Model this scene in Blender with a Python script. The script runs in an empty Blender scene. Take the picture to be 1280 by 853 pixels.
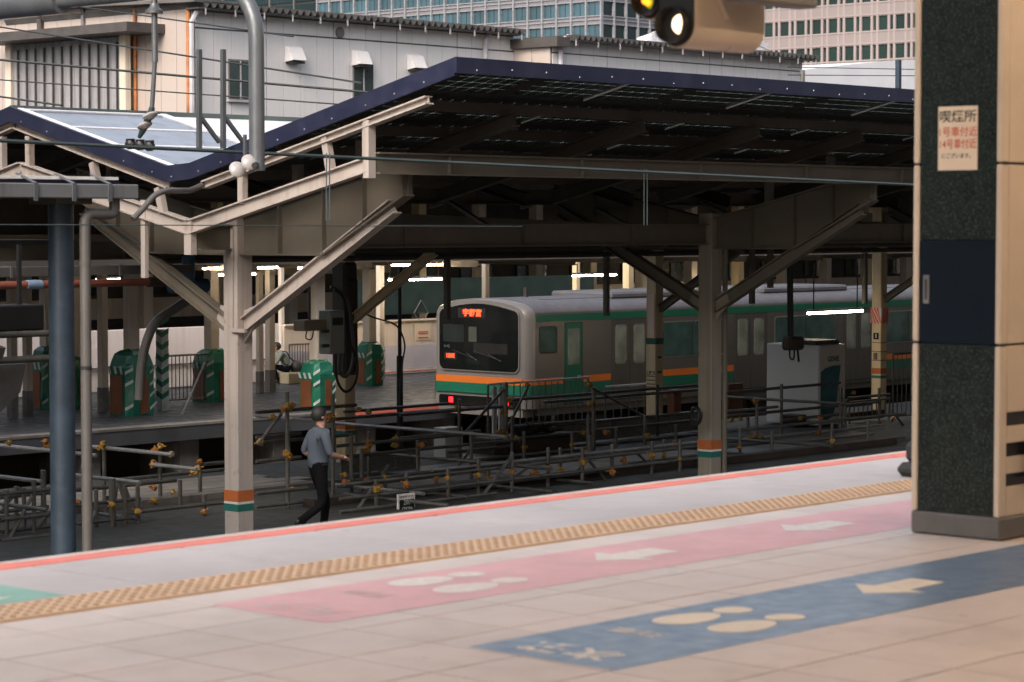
import bpy, math, random
from mathutils import Vector, Matrix
random.seed(7)
R = math.radians
scene = bpy.context.scene
COL = scene.collection

# ------------------------------------------------------------------ camera, sky, sun, exposure
ALPHA = R(42.6); FPX = 3060.0; PITCH = math.atan(148.5 / FPX)
CAM = Vector((0, 0, 1.6))
FW = Vector((math.cos(ALPHA) * math.cos(PITCH), math.sin(ALPHA) * math.cos(PITCH), -math.sin(PITCH)))
RT = Vector((math.sin(ALPHA), -math.cos(ALPHA), 0)); UP = RT.cross(FW)
cd = bpy.data.cameras.new('camera'); cam = bpy.data.objects.new('camera', cd); COL.objects.link(cam)
cam.matrix_world = Matrix(((RT.x, UP.x, -FW.x, CAM.x), (RT.y, UP.y, -FW.y, CAM.y), (RT.z, UP.z, -FW.z, CAM.z), (0, 0, 0, 1)))
cd.sensor_width = 36; cd.lens = FPX / 1280 * 36; cd.clip_end = 3000; cd.clip_start = .1
cd.dof.use_dof = True; cd.dof.focus_distance = 44; cd.dof.aperture_fstop = 4.8
scene.camera = cam
w = bpy.data.worlds.new('World'); scene.world = w; w.use_nodes = True
SUN_EL = 38; SUN_AZ = Vector((-0.955, -0.295))          # horizontal direction towards the sun
sky = w.node_tree.nodes.new('ShaderNodeTexSky'); sky.sky_type = 'NISHITA'; sky.sun_disc = False
sky.sun_elevation = R(SUN_EL); sky.sun_rotation = math.atan2(SUN_AZ.x, SUN_AZ.y)
sky.air_density = 1.0; sky.dust_density = 4.5; sky.ozone_density = 1.2
bg = w.node_tree.nodes['Background']; bg.inputs[1].default_value = 0.15
hs_ = w.node_tree.nodes.new('ShaderNodeHueSaturation'); hs_.inputs['Saturation'].default_value = .42      # thin overcast
w.node_tree.links.new(sky.outputs[0], hs_.inputs['Color']); w.node_tree.links.new(hs_.outputs[0], bg.inputs[0])
sd = bpy.data.lights.new('sun', 'SUN'); sd.energy = 0.9; sd.angle = R(24); sd.color = (1, .79, .64)
sun = bpy.data.objects.new('sun', sd); COL.objects.link(sun)
sv = Vector((SUN_AZ.x * math.cos(R(SUN_EL)), SUN_AZ.y * math.cos(R(SUN_EL)), math.sin(R(SUN_EL))))
sun.rotation_euler = sv.to_track_quat('Z', 'Y').to_euler()
scene.view_settings.view_transform = 'Standard'; scene.view_settings.look = 'None'
scene.view_settings.exposure = 1.05; scene.view_settings.gamma = 1
scene.view_settings.use_curve_mapping = False
scene.cycles.use_denoising = True; scene.cycles.max_bounces = 7; scene.cycles.diffuse_bounces = 4
scene.cycles.sample_clamp_indirect = 6

# ------------------------------------------------------------------ helpers
def at(u, v, **k):
    """surveyed point: photograph bearing (u, v) met with a known plane X=, Y= or Z="""
    d = FW + RT * ((u - 640) / FPX) + UP * ((426.5 - v) / FPX)
    ax, val = list(k.items())[0]; i = 'XYZ'.index(ax)
    return CAM + d * ((val - CAM[i]) / d[i])
WL = {}
def tag(o, label=None, cat=None, group=None, kind=None):
    if label: o['label'] = label
    if cat: o['category'] = cat
    if group: o['group'] = group
    if kind: o['kind'] = kind
    return o
def thing(name, loc, label, cat, group=None):
    o = bpy.data.objects.new(name, None); COL.objects.link(o); o.location = loc
    o.empty_display_size = .2; WL[o.name] = Vector(loc)
    return tag(o, label, cat, group)
def link(name, me, loc, parent=None):
    o = bpy.data.objects.new(name, me); COL.objects.link(o)
    loc = Vector(loc); WL[o.name] = loc.copy()
    if parent: o.parent = parent; loc = loc - WL[parent.name]
    o.location = loc
    return o
def inst(src, loc, parent=None, rotz=0, name=None):
    o = src.copy(); COL.objects.link(o); loc = Vector(loc); WL[o.name] = loc.copy()
    if name: o.name = name; WL[o.name] = loc.copy()
    o.parent = parent
    o.location = loc - (WL[parent.name] if parent else Vector((0, 0, 0)))
    o.rotation_euler.z = rotz
    return o
class MB:
    def __init__(s): s.v = []; s.f = []; s.m = []; s.mi = 0
    def add(s, vs, fs):
        n = len(s.v); s.v += [Vector(p) for p in vs]; s.f += [[n + i for i in f] for f in fs]; s.m += [s.mi] * len(fs); return s
    def box(s, x0, x1, y0, y1, z0, z1):
        return s.add([(x0,y0,z0),(x1,y0,z0),(x1,y1,z0),(x0,y1,z0),(x0,y0,z1),(x1,y0,z1),(x1,y1,z1),(x0,y1,z1)],
                     [(0,3,2,1),(4,5,6,7),(0,1,5,4),(1,2,6,5),(2,3,7,6),(3,0,4,7)])
    def cbox(s, x0, x1, y0, y1, z0, z1, c=.01):
        """box with chamfered edges"""
        X, Y, Z = (x0, x1), (y0, y1), (z0, z1); vs = []; idx = {}
        for i in (0, 1):
            for j in (0, 1):
                for k in (0, 1):
                    sx, sy, sz = (1, -1)[i], (1, -1)[j], (1, -1)[k]
                    for a in range(3):
                        idx[i, j, k, a] = len(vs)
                        vs.append((X[i] + (sx * c if a != 0 else 0), Y[j] + (sy * c if a != 1 else 0), Z[k] + (sz * c if a != 2 else 0)))
        fs = []
        g = lambda i, j, k, a: idx[i, j, k, a]
        for i in (0, 1): fs.append([g(i,0,0,0), g(i,1,0,0), g(i,1,1,0), g(i,0,1,0)][::(-1 if i == 0 else 1)])
        for j in (0, 1): fs.append([g(0,j,0,1), g(1,j,0,1), g(1,j,1,1), g(0,j,1,1)][::(1 if j == 0 else -1)])
        for k in (0, 1): fs.append([g(0,0,k,2), g(1,0,k,2), g(1,1,k,2), g(0,1,k,2)][::(-1 if k == 0 else 1)])
        for i in (0, 1):
            for j in (0, 1): fs.append([g(i,j,0,0), g(i,j,0,1), g(i,j,1,1), g(i,j,1,0)])
            for k in (0, 1): fs.append([g(i,0,k,0), g(i,1,k,0), g(i,1,k,2), g(i,0,k,2)])
        for j in (0, 1):
            for k in (0, 1): fs.append([g(0,j,k,1), g(1,j,k,1), g(1,j,k,2), g(0,j,k,2)])
        for i in (0, 1):
            for j in (0, 1):
                for k in (0, 1): fs.append([g(i,j,k,0), g(i,j,k,1), g(i,j,k,2)])
        return s.add(vs, fs)
    def frame(s, p, q, up=(0, 0, 1)):
        p, q = Vector(p), Vector(q); d = (q - p).normalized(); u = Vector(up)
        if abs(d.dot(u)) > .98: u = Vector((1, 0, 0))
        r = d.cross(u).normalized(); return p, q, d, r, r.cross(d)
    def bar(s, p, q, wd, ht, up=(0, 0, 1)):
        p, q, d, r, u = s.frame(p, q, up); vs = []
        for a in (p, q):
            for i, j in ((-1,-1),(1,-1),(1,1),(-1,1)): vs.append(a + r * (i * wd / 2) + u * (j * ht / 2))
        return s.add(vs, [(0,1,2,3)[::-1],(4,5,6,7),(0,1,5,4),(1,2,6,5),(2,3,7,6),(3,0,4,7)])
    def ibeam(s, p, q, wd, ht, t=.025, up=(0, 0, 1)):
        p, q, d, r, u = s.frame(p, q, up); h = ht / 2
        s.bar(p + u * (h - t / 2), q + u * (h - t / 2), wd, t, up); s.bar(p - u * (h - t / 2), q - u * (h - t / 2), wd, t, up)
        return s.bar(p, q, t, ht - 2 * t, up)
    def tube(s, pts, rad, n=10, cap=True):
        pts = [Vector(p) for p in pts]; vs = []; fs = []; L = len(pts)
        rr = rad if isinstance(rad, (list, tuple)) else [rad] * L
        u0 = None
        for i, p in enumerate(pts):
            d = (pts[min(i + 1, L - 1)] - pts[max(i - 1, 0)]).normalized()
            if u0 is None:
                u0 = Vector((0, 0, 1)) if abs(d.z) < .9 else Vector((1, 0, 0))
            r = d.cross(u0).normalized(); u0 = r.cross(d)
            for k in range(n):
                a = 2 * math.pi * k / n; vs.append(p + (r * math.cos(a) + u0 * math.sin(a)) * rr[i])
        for i in range(L - 1):
            for k in range(n): fs.append((i*n+k, i*n+(k+1) % n, (i+1)*n+(k+1) % n, (i+1)*n+k))
        if cap: fs += [tuple(range(n))[::-1], tuple((L-1)*n + k for k in range(n))]
        return s.add(vs, fs)
    def prism(s, poly, axis, a0, a1):
        """poly in the two other axes (in x,y,z order), extruded along axis"""
        n = len(poly)
        def mk(c, a):
            return {'x': (a, c[0], c[1]), 'y': (c[0], a, c[1]), 'z': (c[0], c[1], a)}[axis]
        vs = [mk(c, a0) for c in poly] + [mk(c, a1) for c in poly]
        return s.add(vs, [tuple(range(n))[::-1], tuple(range(n, 2*n))] + [(i, (i+1) % n, n+(i+1) % n, n+i) for i in range(n)])
    def lathe(s, prof, c, n=16, axis=(0, 0, 1)):
        ax = Vector(axis).normalized(); t = Vector((1, 0, 0)) if abs(ax.x) < .9 else Vector((0, 1, 0))
        r = ax.cross(t).normalized(); u = ax.cross(r); c = Vector(c); vs = []; fs = []
        for rad, h in prof:
            for k in range(n):
                a = 2*math.pi*k/n; vs.append(c + ax*h + (r*math.cos(a)+u*math.sin(a))*rad)
        for i in range(len(prof)-1):
            for k in range(n): fs.append((i*n+k, i*n+(k+1) % n, (i+1)*n+(k+1) % n, (i+1)*n+k))
        fs += [tuple(range(n))[::-1], tuple((len(prof)-1)*n+k for k in range(n))]
        return s.add(vs, fs)
    def build(s, name, mat, parent=None, smooth=False, kind=None, origin=None):
        xs = [p.x for p in s.v]; ys = [p.y for p in s.v]; zs = [p.z for p in s.v]
        o = Vector(origin) if origin else Vector(((min(xs)+max(xs))/2, (min(ys)+max(ys))/2, min(zs)))
        me = bpy.data.meshes.new(name); me.from_pydata([p - o for p in s.v], [], s.f)
        import bmesh
        bm = bmesh.new(); bm.from_mesh(me); bmesh.ops.recalc_face_normals(bm, faces=bm.faces); bm.to_mesh(me); bm.free()
        for m in (mat if isinstance(mat, (list, tuple)) else [mat]): me.materials.append(m)
        if any(s.m): me.polygons.foreach_set('material_index', s.m)
        if smooth:
            me.polygons.foreach_set('use_smooth', [True] * len(me.polygons))
            try: me.set_sharp_from_angle(angle=R(40))
            except Exception: pass
        ob = link(name, me, o, parent)
        if kind: ob['kind'] = kind
        return ob
def text_mesh(name, body, size, mat, M4, parent=None, bold=0.0, sx=1.0, align='CENTER', depth=.002):
    """lettering as flat geometry; M4: columns = reading direction, up, normal, position"""
    cu = bpy.data.curves.new('t', 'FONT'); cu.body = body; cu.size = size; cu.align_x = align; cu.align_y = 'CENTER'
    cu.offset = bold; cu.resolution_u = 2; cu.fill_mode = 'FRONT'
    to = bpy.data.objects.new('t', cu); COL.objects.link(to)
    dg = bpy.context.evaluated_depsgraph_get(); dg.update()
    me = bpy.data.meshes.new_from_object(to.evaluated_get(dg)); bpy.data.objects.remove(to)
    rx, up, nz, pos = M4; rx, up, nz, pos = Vector(rx), Vector(up), Vector(nz), Vector(pos)
    for v in me.vertices: v.co = rx * (v.co.x * sx) + up * v.co.y + nz * .0
    me.materials.clear(); me.materials.append(mat)
    me.name = name
    return link(name, me, pos, parent)
def catmull(pts, n=6):
    pts = [Vector(p) for p in pts]; out = []
    for i in range(len(pts)-1):
        p0, p1, p2, p3 = pts[max(i-1, 0)], pts[i], pts[i+1], pts[min(i+2, len(pts)-1)]
        for k in range(n):
            t = k/n
            out.append(.5*((2*p1)+(p2-p0)*t+(2*p0-5*p1+4*p2-p3)*t*t+(3*p1-p0-3*p2+p3)*t**3))
    return out + [pts[-1]]
# ------------------------------------------------------------------ materials
def MAT(name, col, rough=.6, metal=0.0, var=.18, scale=2.0, bump=.0, bscale=60, rust=0.0, rustcol=(.13, .05, .022), streak=0.0, dirt=0.0, dirtcol=(.06, .05, .04), rand=0.0, spec=.5, rvar=.1, speck=0.0, coat=0.0, spots=0.0):
    m = bpy.data.materials.new(name); m.use_nodes = True; nt = m.node_tree; N = nt.nodes; L = nt.links
    b = N['Principled BSDF']; b.inputs['Roughness'].default_value = rough; b.inputs['Metallic'].default_value = metal
    b.inputs['Specular IOR Level'].default_value = spec; b.inputs['Coat Weight'].default_value = coat
    geo = N.new('ShaderNodeNewGeometry'); pos = geo.outputs['Position']
    def noise(sc, det=4, vec=pos):
        n = N.new('ShaderNodeTexNoise'); n.inputs['Scale'].default_value = sc; n.inputs['Detail'].default_value = det
        L.new(vec, n.inputs['Vector']); return n.outputs['Fac']
    def ramp(fac, a, c, va=0, vb=1):
        r = N.new('ShaderNodeMapRange'); r.inputs[1].default_value = a; r.inputs[2].default_value = c
        r.inputs[3].default_value = va; r.inputs[4].default_value = vb; L.new(fac, r.inputs[0]); return r.outputs[0]
    def mix(fac, A, B, mode='MIX'):
        x = N.new('ShaderNodeMix'); x.data_type = 'RGBA'; x.blend_type = mode
        if isinstance(fac, (int, float)): x.inputs[0].default_value = fac
        else: L.new(fac, x.inputs[0])
        for i, q in ((6, A), (7, B)):
            if isinstance(q, tuple): x.inputs[i].default_value = (*q, 1)
            else: L.new(q, x.inputs[i])
        return x.outputs[2]
    c = col
    n1 = noise(scale, 6)
    lo = tuple(max(0, k * (1 - var)) for k in col); hi = tuple(min(1, k * (1 + var)) for k in col)
    c = mix(ramp(n1, .3, .7), lo, hi)
    if rand:
        oi = N.new('ShaderNodeObjectInfo'); c = mix(ramp(oi.outputs['Random'], 0, 1, 0, rand), c, (col[0]*.45, col[1]*.45, col[2]*.45))
    if speck:
        vo = N.new('ShaderNodeTexVoronoi'); vo.inputs['Scale'].default_value = 85; L.new(pos, vo.inputs['Vector'])
        n9 = noise(75, 4)
        c = mix(ramp(n9, .50, .66, 0, speck), c, (.05, .078, .074))
        c = mix(ramp(vo.outputs['Distance'], .0, .16, speck * .7, 0), c, (.15, .19, .18))
    if spots:
        v2 = N.new('ShaderNodeTexVoronoi'); v2.inputs['Scale'].default_value = 5.5; L.new(pos, v2.inputs['Vector'])
        sm = N.new('ShaderNodeSeparateColor'); L.new(v2.outputs['Color'], sm.inputs[0])
        rad = ramp(sm.outputs[0], .45, 1.0, 0.0, .13); su = N.new('ShaderNodeMath'); su.operation = 'LESS_THAN'; L.new(v2.outputs['Distance'], su.inputs[0]); L.new(rad, su.inputs[1])
        mu = N.new('ShaderNodeMath'); mu.operation = 'MULTIPLY'; L.new(su.outputs[0], mu.inputs[0]); mu.inputs[1].default_value = spots
        c = mix(mu.outputs[0], c, tuple(k*.45 for k in col))
        c = mix(ramp(noise(.55, 5), .50, .68, 0, spots*.55), c, tuple(k*.55 for k in col))
    if streak:
        mp = N.new('ShaderNodeMapping'); mp.inputs['Scale'].default_value = (9, 9, .35); L.new(pos, mp.inputs['Vector'])
        c = mix(ramp(noise(1.0, 5, mp.outputs[0]), .5, .75, 0, streak), c, dirtcol)
    if dirt:
        c = mix(ramp(noise(scale * 2.7 + .3, 8), .5, .72, 0, dirt), c, dirtcol)
    if rust:
        c = mix(ramp(noise(scale * 4 + 1, 8), .64, .69, 0, rust), c, rustcol)
    L.new(c, b.inputs['Base Color'])
    if rvar:
        L.new(ramp(noise(scale * 3 + 2, 4), .3, .7, max(.02, rough - rvar), min(1, rough + rvar)), b.inputs['Roughness'])
    if bump:
        bp = N.new('ShaderNodeBump'); bp.inputs['Strength'].default_value = bump; bp.inputs['Distance'].default_value = .01
        L.new(noise(bscale, 3), bp.inputs['Height']); L.new(bp.outputs[0], b.inputs['Normal'])
    return m
def EMIT(name, col, strength):
    m = bpy.data.materials.new(name); m.use_nodes = True; b = m.node_tree.nodes['Principled BSDF']
    b.inputs['Base Color'].default_value = (*col, 1); b.inputs['Emission Color'].default_value = (*col, 1); b.inputs['Emission Strength'].default_value = strength
    return m
m_tile = MAT('floor tile', (.70, .615, .57), .55, var=.06, scale=1.2, dirt=.3, dirtcol=(.46, .38, .33), rand=.13, bump=.05, bscale=300, spots=.35)
m_slab = MAT('edge slab concrete', (.44, .415, .425), .7, var=.07, scale=1.5, dirt=.25, dirtcol=(.33, .29, .28), rand=.08, bump=.15, bscale=220, spots=.4)
m_joint = MAT('joint mortar', (.13, .10, .085), .9)
m_red = MAT('coral edge paint', (.62, .17, .13), .6, var=.12, scale=3, dirt=.35, dirtcol=(.45, .25, .2))
m_nose = MAT('white nosing', (.50, .47, .45), .6, var=.1, dirt=.6, dirtcol=(.5, .2, .15), scale=2)
m_tact = MAT('tactile tile', (.62, .43, .27), .6, var=.1, scale=3, dirt=.35, dirtcol=(.42, .24, .13), rand=.12)
m_dome = MAT('tactile dome shade', (.33, .195, .11), .7, var=.2, scale=9)  # dark brown puts the shading of the domes into their colour
m_pink = MAT('pink floor paint', (.74, .42, .43), .55, var=.07, scale=2.5, dirt=.35, dirtcol=(.58, .42, .40), bump=.04, bscale=300)
m_blue = MAT('blue floor paint', (.14, .215, .32), .40, var=.08, scale=2.5, dirt=.35, dirtcol=(.30, .34, .42), bump=.04, bscale=300)
m_green = MAT('green floor paint', (.20, .38, .32), .6, var=.1, scale=2.5, dirt=.3, dirtcol=(.35, .42, .4))
m_cream = MAT('cream floor paint', (.80, .71, .58), .6, var=.06, scale=4, dirt=.3, dirtcol=(.5, .45, .42))
m_faint = MAT('worn white floor paint', (.78, .72, .67), .7, var=.08, scale=20, dirt=.4, dirtcol=(.55, .5, .5))
m_faintp = MAT('worn white paint on pink', (.66, .52, .50), .7, var=.1, scale=20, dirt=.7, dirtcol=(.6, .35, .35))
m_plat = MAT('platform concrete', (.16, .15, .14), .85, var=.25, scale=.8, dirt=.6, streak=.5)
m_deck = MAT('work deck', (.040, .040, .034), .8, var=.3, scale=.7, dirt=.7, dirtcol=(.05, .047, .045), bump=.2, bscale=30)
m_bal = MAT('ballast', (.09, .08, .072), .95, var=.5, scale=8, bump=.8, bscale=25)
m_ground = MAT('ground asphalt', (.06, .057, .055), .9, var=.3, scale=.3)
m_rail = MAT('rail steel', (.12, .08, .06), .5, .7)
m_stone = MAT('green granite', (.007, .012, .0095), .36, var=.6, scale=14, speck=.75, rvar=.06, spec=.3)
m_navy = MAT('navy panel', (.0015, .008, .017), .5, var=.1, spec=.2)
m_beige = MAT('cream pillar trim', (.66, .56, .44), .45, var=.05, scale=1, dirt=.1)
m_plinth = MAT('pillar plinth', (.13, .125, .12), .45, var=.12, scale=6)
m_black = MAT('black paint', (.012, .012, .012), .45, var=.3)
m_dark = MAT('dark rubber', (.02, .02, .02), .6)
m_steelp = MAT('brushed plate', (.35, .35, .34), .35, .8)
m_paper = MAT('notice paper', (.80, .66, .50), .6, var=.05, scale=6)
m_ink = MAT('dark ink', (.03, .04, .035), .7); m_inkr = MAT('red ink', (.60, .12, .05), .7)
m_sig = MAT('beige signal housing', (.50, .42, .33), .45, var=.06, scale=3)
m_gantry = MAT('galvanised tube', (.125, .135, .145), .42, .35, var=.15, scale=3, streak=.25, dirtcol=(.2, .19, .18))
m_insul = MAT('porcelain', (.36, .34, .33), .25, var=.05, dirt=.35, dirtcol=(.35, .33, .31), scale=5)
m_wire = MAT('wire', (.022, .026, .026), .6)
m_wireg = MAT('contact wire', (.05, .07, .07), .5, .3)
m_bluep = MAT('blue grey post', (.026, .042, .062), .5, var=.25, scale=3, dirt=.5, dirtcol=(.05, .068, .085), rust=.0, bump=.2, bscale=40)
m_pvc = MAT('grey drain pipe', (.105, .098, .09), .45, var=.1, streak=.3)
m_gutter = MAT('grey gutter', (.17, .175, .18), .5, .2, var=.12, scale=1.2, streak=.5)
m_white = MAT('white flashing', (.66, .64, .62), .5, dirt=.3)
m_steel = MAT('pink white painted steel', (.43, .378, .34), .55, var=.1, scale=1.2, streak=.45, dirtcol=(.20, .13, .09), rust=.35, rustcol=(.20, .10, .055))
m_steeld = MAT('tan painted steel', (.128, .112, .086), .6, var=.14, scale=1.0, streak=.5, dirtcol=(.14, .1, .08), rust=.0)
m_steelm = MAT('shaded column steel', (.27, .24, .19), .6, var=.12, scale=1.0, streak=.5, dirtcol=(.14, .11, .085))
m_brownst = MAT('dark brown steel', (.05, .04, .032), .65, var=.2)
m_roofu = MAT('dark roof sheet', (.022, .02, .019), .7, var=.25)
m_fascia = MAT('navy fascia', (.017, .020, .046), .42, var=.12, scale=1.0, dirt=.3, dirtcol=(.05, .055, .09))
m_bolt = MAT('bolt', (.45, .45, .48), .35, .6)
m_pv = MAT('solar glass', (.085, .09, .12), .16, var=.1, scale=.6, spec=.8, coat=.3)
m_pvb = MAT('solar back', (.022, .026, .026), .35, var=.25)
m_pvt = bpy.data.materials.new('dusty translucent glass'); m_pvt.use_nodes = True
_n = m_pvt.node_tree.nodes; _t = _n.new('ShaderNodeBsdfTranslucent'); _t.inputs[0].default_value = (.11, .145, .135, 1); m_pvt.node_tree.links.new(_t.outputs[0], _n['Material Output'].inputs[0])
m_pvl = MAT('solar cell grid', (.09, .12, .115), .5)
m_roofw = MAT('white roof and sky reflection', (.72, .72, .74), .4, var=.05, scale=.5)
m_frame = MAT('white alu frame', (.78, .78, .80), .35, var=.04)
m_orange = MAT('orange band', (.46, .13, .035), .5, var=.1, dirt=.25); m_tealb = MAT('teal band', (.02, .14, .115), .5, var=.1, dirt=.2)
m_scaf = MAT('scaffold tube', (.15, .145, .13), .45, .55, var=.25, scale=3, rust=.55, dirt=.3)
m_scafl = MAT('bright scaffold tube', (.30, .295, .285), .4, .55, var=.2, scale=3, rust=.3, dirt=.3)
m_clamp = MAT('yellow clamp', (.36, .20, .03), .5, var=.3, scale=20, rust=.6); m_clampo = MAT('orange clamp', (.36, .14, .025), .5, var=.3, scale=20, rust=.5)
m_ply = MAT('plywood sheet', (.27, .24, .20), .7, var=.2, scale=1.5, dirt=.5, dirtcol=(.15, .13, .11), rand=.3)
m_mesh = MAT('perforated grey plate', (.17, .17, .155), .6, .3, var=.3, scale=30)
m_silver = MAT('stainless body', (.10, .096, .087), .4, .5, var=.06, scale=.8, streak=.2, dirtcol=(.17, .16, .15))
m_frp = MAT('silver painted front', (.165, .155, .147), .38, .2, var=.04, scale=1)
m_tgreen = MAT('train green', (.008, .095, .058), .4, var=.06); m_torange = MAT('train orange', (.46, .12, .018), .4, var=.06)
m_glassb = MAT('windscreen', (.006, .007, .007), .08, var=.2, spec=.25, rvar=.02)
m_glassw = MAT('train window', (.03, .065, .06), .07, var=.4, scale=2.5, spec=.7, rvar=.02)
m_glassd = MAT('train door window', (.16, .18, .15), .08, var=.45, scale=2.0, spec=.7, rvar=.02)  # pale mottled glass stands in for lit interior and reflections
m_troof = MAT('train roof', (.078, .078, .09), .6, var=.12, scale=1, dirt=.4, dirtcol=(.12, .11, .11))
m_under = MAT('underfloor', (.025, .023, .022), .8)
m_led = EMIT('red led', (1, .055, .015), 1.8); m_tail = EMIT('tail lamp', (1, .015, .02), 1.6)
m_tubel = EMIT('fluorescent tube', (1, .80, .56), 40.0)
m_tubew = EMIT('added warm tube', (1, .72, .48), 118.0)
m_lampw = EMIT('white signal lens', (1, .74, .46), 1.6); m_lampg = EMIT('yellow green lens', (.22, .26, .008), .55); m_lampo = EMIT('orange led', (1, .22, .01), 2.2)
m_casing = MAT('lamp casing', (.5, .48, .45), .5)
m_yellowc = MAT('cream column paint', (.62, .50, .31), .5, var=.08, scale=1, streak=.35, dirtcol=(.25, .18, .1))
m_creamc = MAT('pale column paint', (.52, .46, .38), .55, var=.08, scale=1, streak=.3, dirtcol=(.25, .2, .15))
m_guard = MAT('green guard sheet', (.010, .13, .08), .35, var=.2, scale=2); m_guardo = MAT('brown orange panel', (.15, .05, .018), .55, var=.2)
m_stripe = MAT('white stripe', (.42, .47, .43), .5, dirt=.3)
m_hoard = MAT('white hoarding', (.80, .74, .75), .5, var=.04, scale=.8, streak=.15); m_hoardc = MAT('cream wall', (.62, .53, .43), .55, var=.06, streak=.25)
m_hoardl = MAT('lavender wall', (.50, .48, .54), .55, var=.05)
m_floorb = MAT('wet asphalt platform', (.055, .06, .068), .5, var=.35, scale=.9, rvar=.18)
m_inner = MAT('dark station wall', (.07, .062, .052), .8, var=.3, scale=.5, dirt=.4)
m_shelf = MAT('dark green sign panel', (.02, .035, .03), .4, var=.3)
m_redpipe = MAT('red brown pipe', (.28, .09, .06), .5, var=.2, rust=.5); m_bluef = MAT('blue fitting', (.03, .09, .15), .5, var=.3)
m_wht = MAT('white panel', (.55, .56, .55), .5, var=.06, scale=.8)
m_teal = MAT('teal print', (.012, .11, .13), .5)
m_brown = MAT('dark brown sheet', (.045, .03, .022), .7, var=.3)
m_bwall = MAT('white wall panel', (.62, .60, .595), .55, var=.04, scale=.3, rand=.06, streak=.18, dirtcol=(.36, .34, .33))
m_bwarm = MAT('sun glow wall panel', (.43, .365, .325), .6, var=.05, scale=.3, rand=.05, streak=.2, dirtcol=(.4, .33, .28))  # warm evening sun on the end walls is put into this colour
m_eave = MAT('old eave metal', (.10, .095, .09), .7, var=.3, scale=1, rust=.4)
m_rusty = MAT('rusty pipe', (.42, .16, .05), .7, var=.5, scale=1.2, rust=.9, rustcol=(.035, .022, .018))
m_oldcor = MAT('stained corrugated sheet', (.25, .245, .255), .6, var=.2, scale=.5, streak=.75, dirtcol=(.10, .09, .085))
m_ddoor = MAT('dark grey lean roof', (.06, .052, .048), .6, var=.2)
m_win = MAT('dark window glass', (.02, .035, .035), .08, var=.3, spec=.8)
m_gwin = MAT('office glass', (.045, .095, .12), .12, var=.35, scale=.12, spec=.6, rand=.45)
m_gwind = MAT('dark office glass', (.010, .022, .025), .2, var=.3, scale=.1, spec=.25)
m_gfr = MAT('white mullion', (.36, .35, .37), .5); m_gmull = MAT('pale mullion', (.22, .225, .24), .5); m_gsp = MAT('pink grey spandrel', (.17, .155, .17), .5, var=.06, scale=.1)
m_stoneb = MAT('pink stone facade', (.27, .225, .215), .7, var=.06, scale=.1); m_stonesp = MAT('stone spandrel', (.22, .185, .175), .7, var=.06, scale=.1)
m_swin = MAT('green tinted window', (.014, .030, .026), .2, var=.25, scale=.1, rand=.3, spec=.25)
m_skin = MAT('skin', (.36, .20, .14), .6, var=.05); m_hair = MAT('hair', (.012, .010, .009), .6)
m_shirt = MAT('light blue grey shirt', (.075, .092, .115), .9, spec=.15, var=.1, scale=6, bump=.3, bscale=14); m_trou = MAT('black trousers', (.005, .005, .006), .9, spec=.1, var=.2, bump=.3, bscale=12)
m_shoe = MAT('black shoe', (.01, .01, .01), .4); m_green2 = MAT('grey green shirt', (.17, .20, .17), .8, var=.15, scale=8, bump=.3, bscale=14)
m_tan = MAT('beige case', (.30, .26, .18), .6)

# ================================================================== THE SETTING
b = MB(); b.add([(-700,-500,-4.0),(1200,-500,-4.0),(1200,1300,-4.0),(-700,1300,-4.0)], [(0,1,2,3)])
tag(b.build('ground', m_ground), 'dark ground below the station tracks and buildings', kind='structure')
for n, (y0, y1) in enumerate(((9.3, 20.4), (32.1, 39.7), (51, 59))):
    b = MB(); b.box(-30, 130, y0, y1, -3.99, -3.80)
    tag(b.build('track_bed', m_bal), kind='structure')
for yc in (11.6, 16.4, 34.4, 37.9, 53.4, 57.0):
    tk = None
    for s in (-.535, .535):
        b = MB(); b.ibeam((-30, yc+s, -3.73), (130, yc+s, -3.73), .12, .15, .03); o = b.build('rail', m_rail)
        tag(o, kind='structure')
# --- near platform
b = MB(); b.prism([(-8, -4), (-8, -.014), (9.5, -.014), (9.5, -.35), (9.2, -.45), (9.2, -4)], 'x', -20, 90)
plat = tag(b.build('platform', m_joint), kind='structure')
XJ = [6.17 + .44*k for k in range(-5, 20)]                     # tile joints along the platform
YJ = [3.40, 3.845, 4.29, 4.733, 5.175, 5.617, 6.06, 6.503, 6.945, 7.388, 7.775, 8.078]
g = .0048
protos = {}
for j in range(len(YJ)-1):
    for i in range(len(XJ)-1):
        if YJ[j] < 4.2 and i < 3: continue
        dy = round(YJ[j+1]-YJ[j], 3); z = random.uniform(-.0005, .0003)
        if dy not in protos:
            bb = MB(); bb.cbox(-.22+g, .22-g, -dy/2+g, dy/2-g, -.0139, 0, .0012)
            protos[dy] = bb.build('floor_tile', m_tile, plat, origin=(0, 0, 0)); src = protos[dy]
            src.location = Vector(((XJ[i]+XJ[i+1])/2, (YJ[j]+YJ[j+1])/2, z)) - WL[plat.name]
        else: inst(protos[dy], ((XJ[i]+XJ[i+1])/2, (YJ[j]+YJ[j+1])/2, z), plat)
x0, x1 = XJ[0]-.002, XJ[-1]+.002
b = MB(); b.box(-20, x0, -8, 8.078, -.0138, -.002); b.box(x1, 90, -8, 8.078, -.0138, -.002); b.box(x0+.001, x1-.001, -8, YJ[0]-.004, -.0138, -.002)
b.box(x0+.001, XJ[3]-.003, YJ[0]-.003, YJ[2]-.003, -.0138, -.002)
b.build('plain_floor', m_tile, plat)
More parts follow.
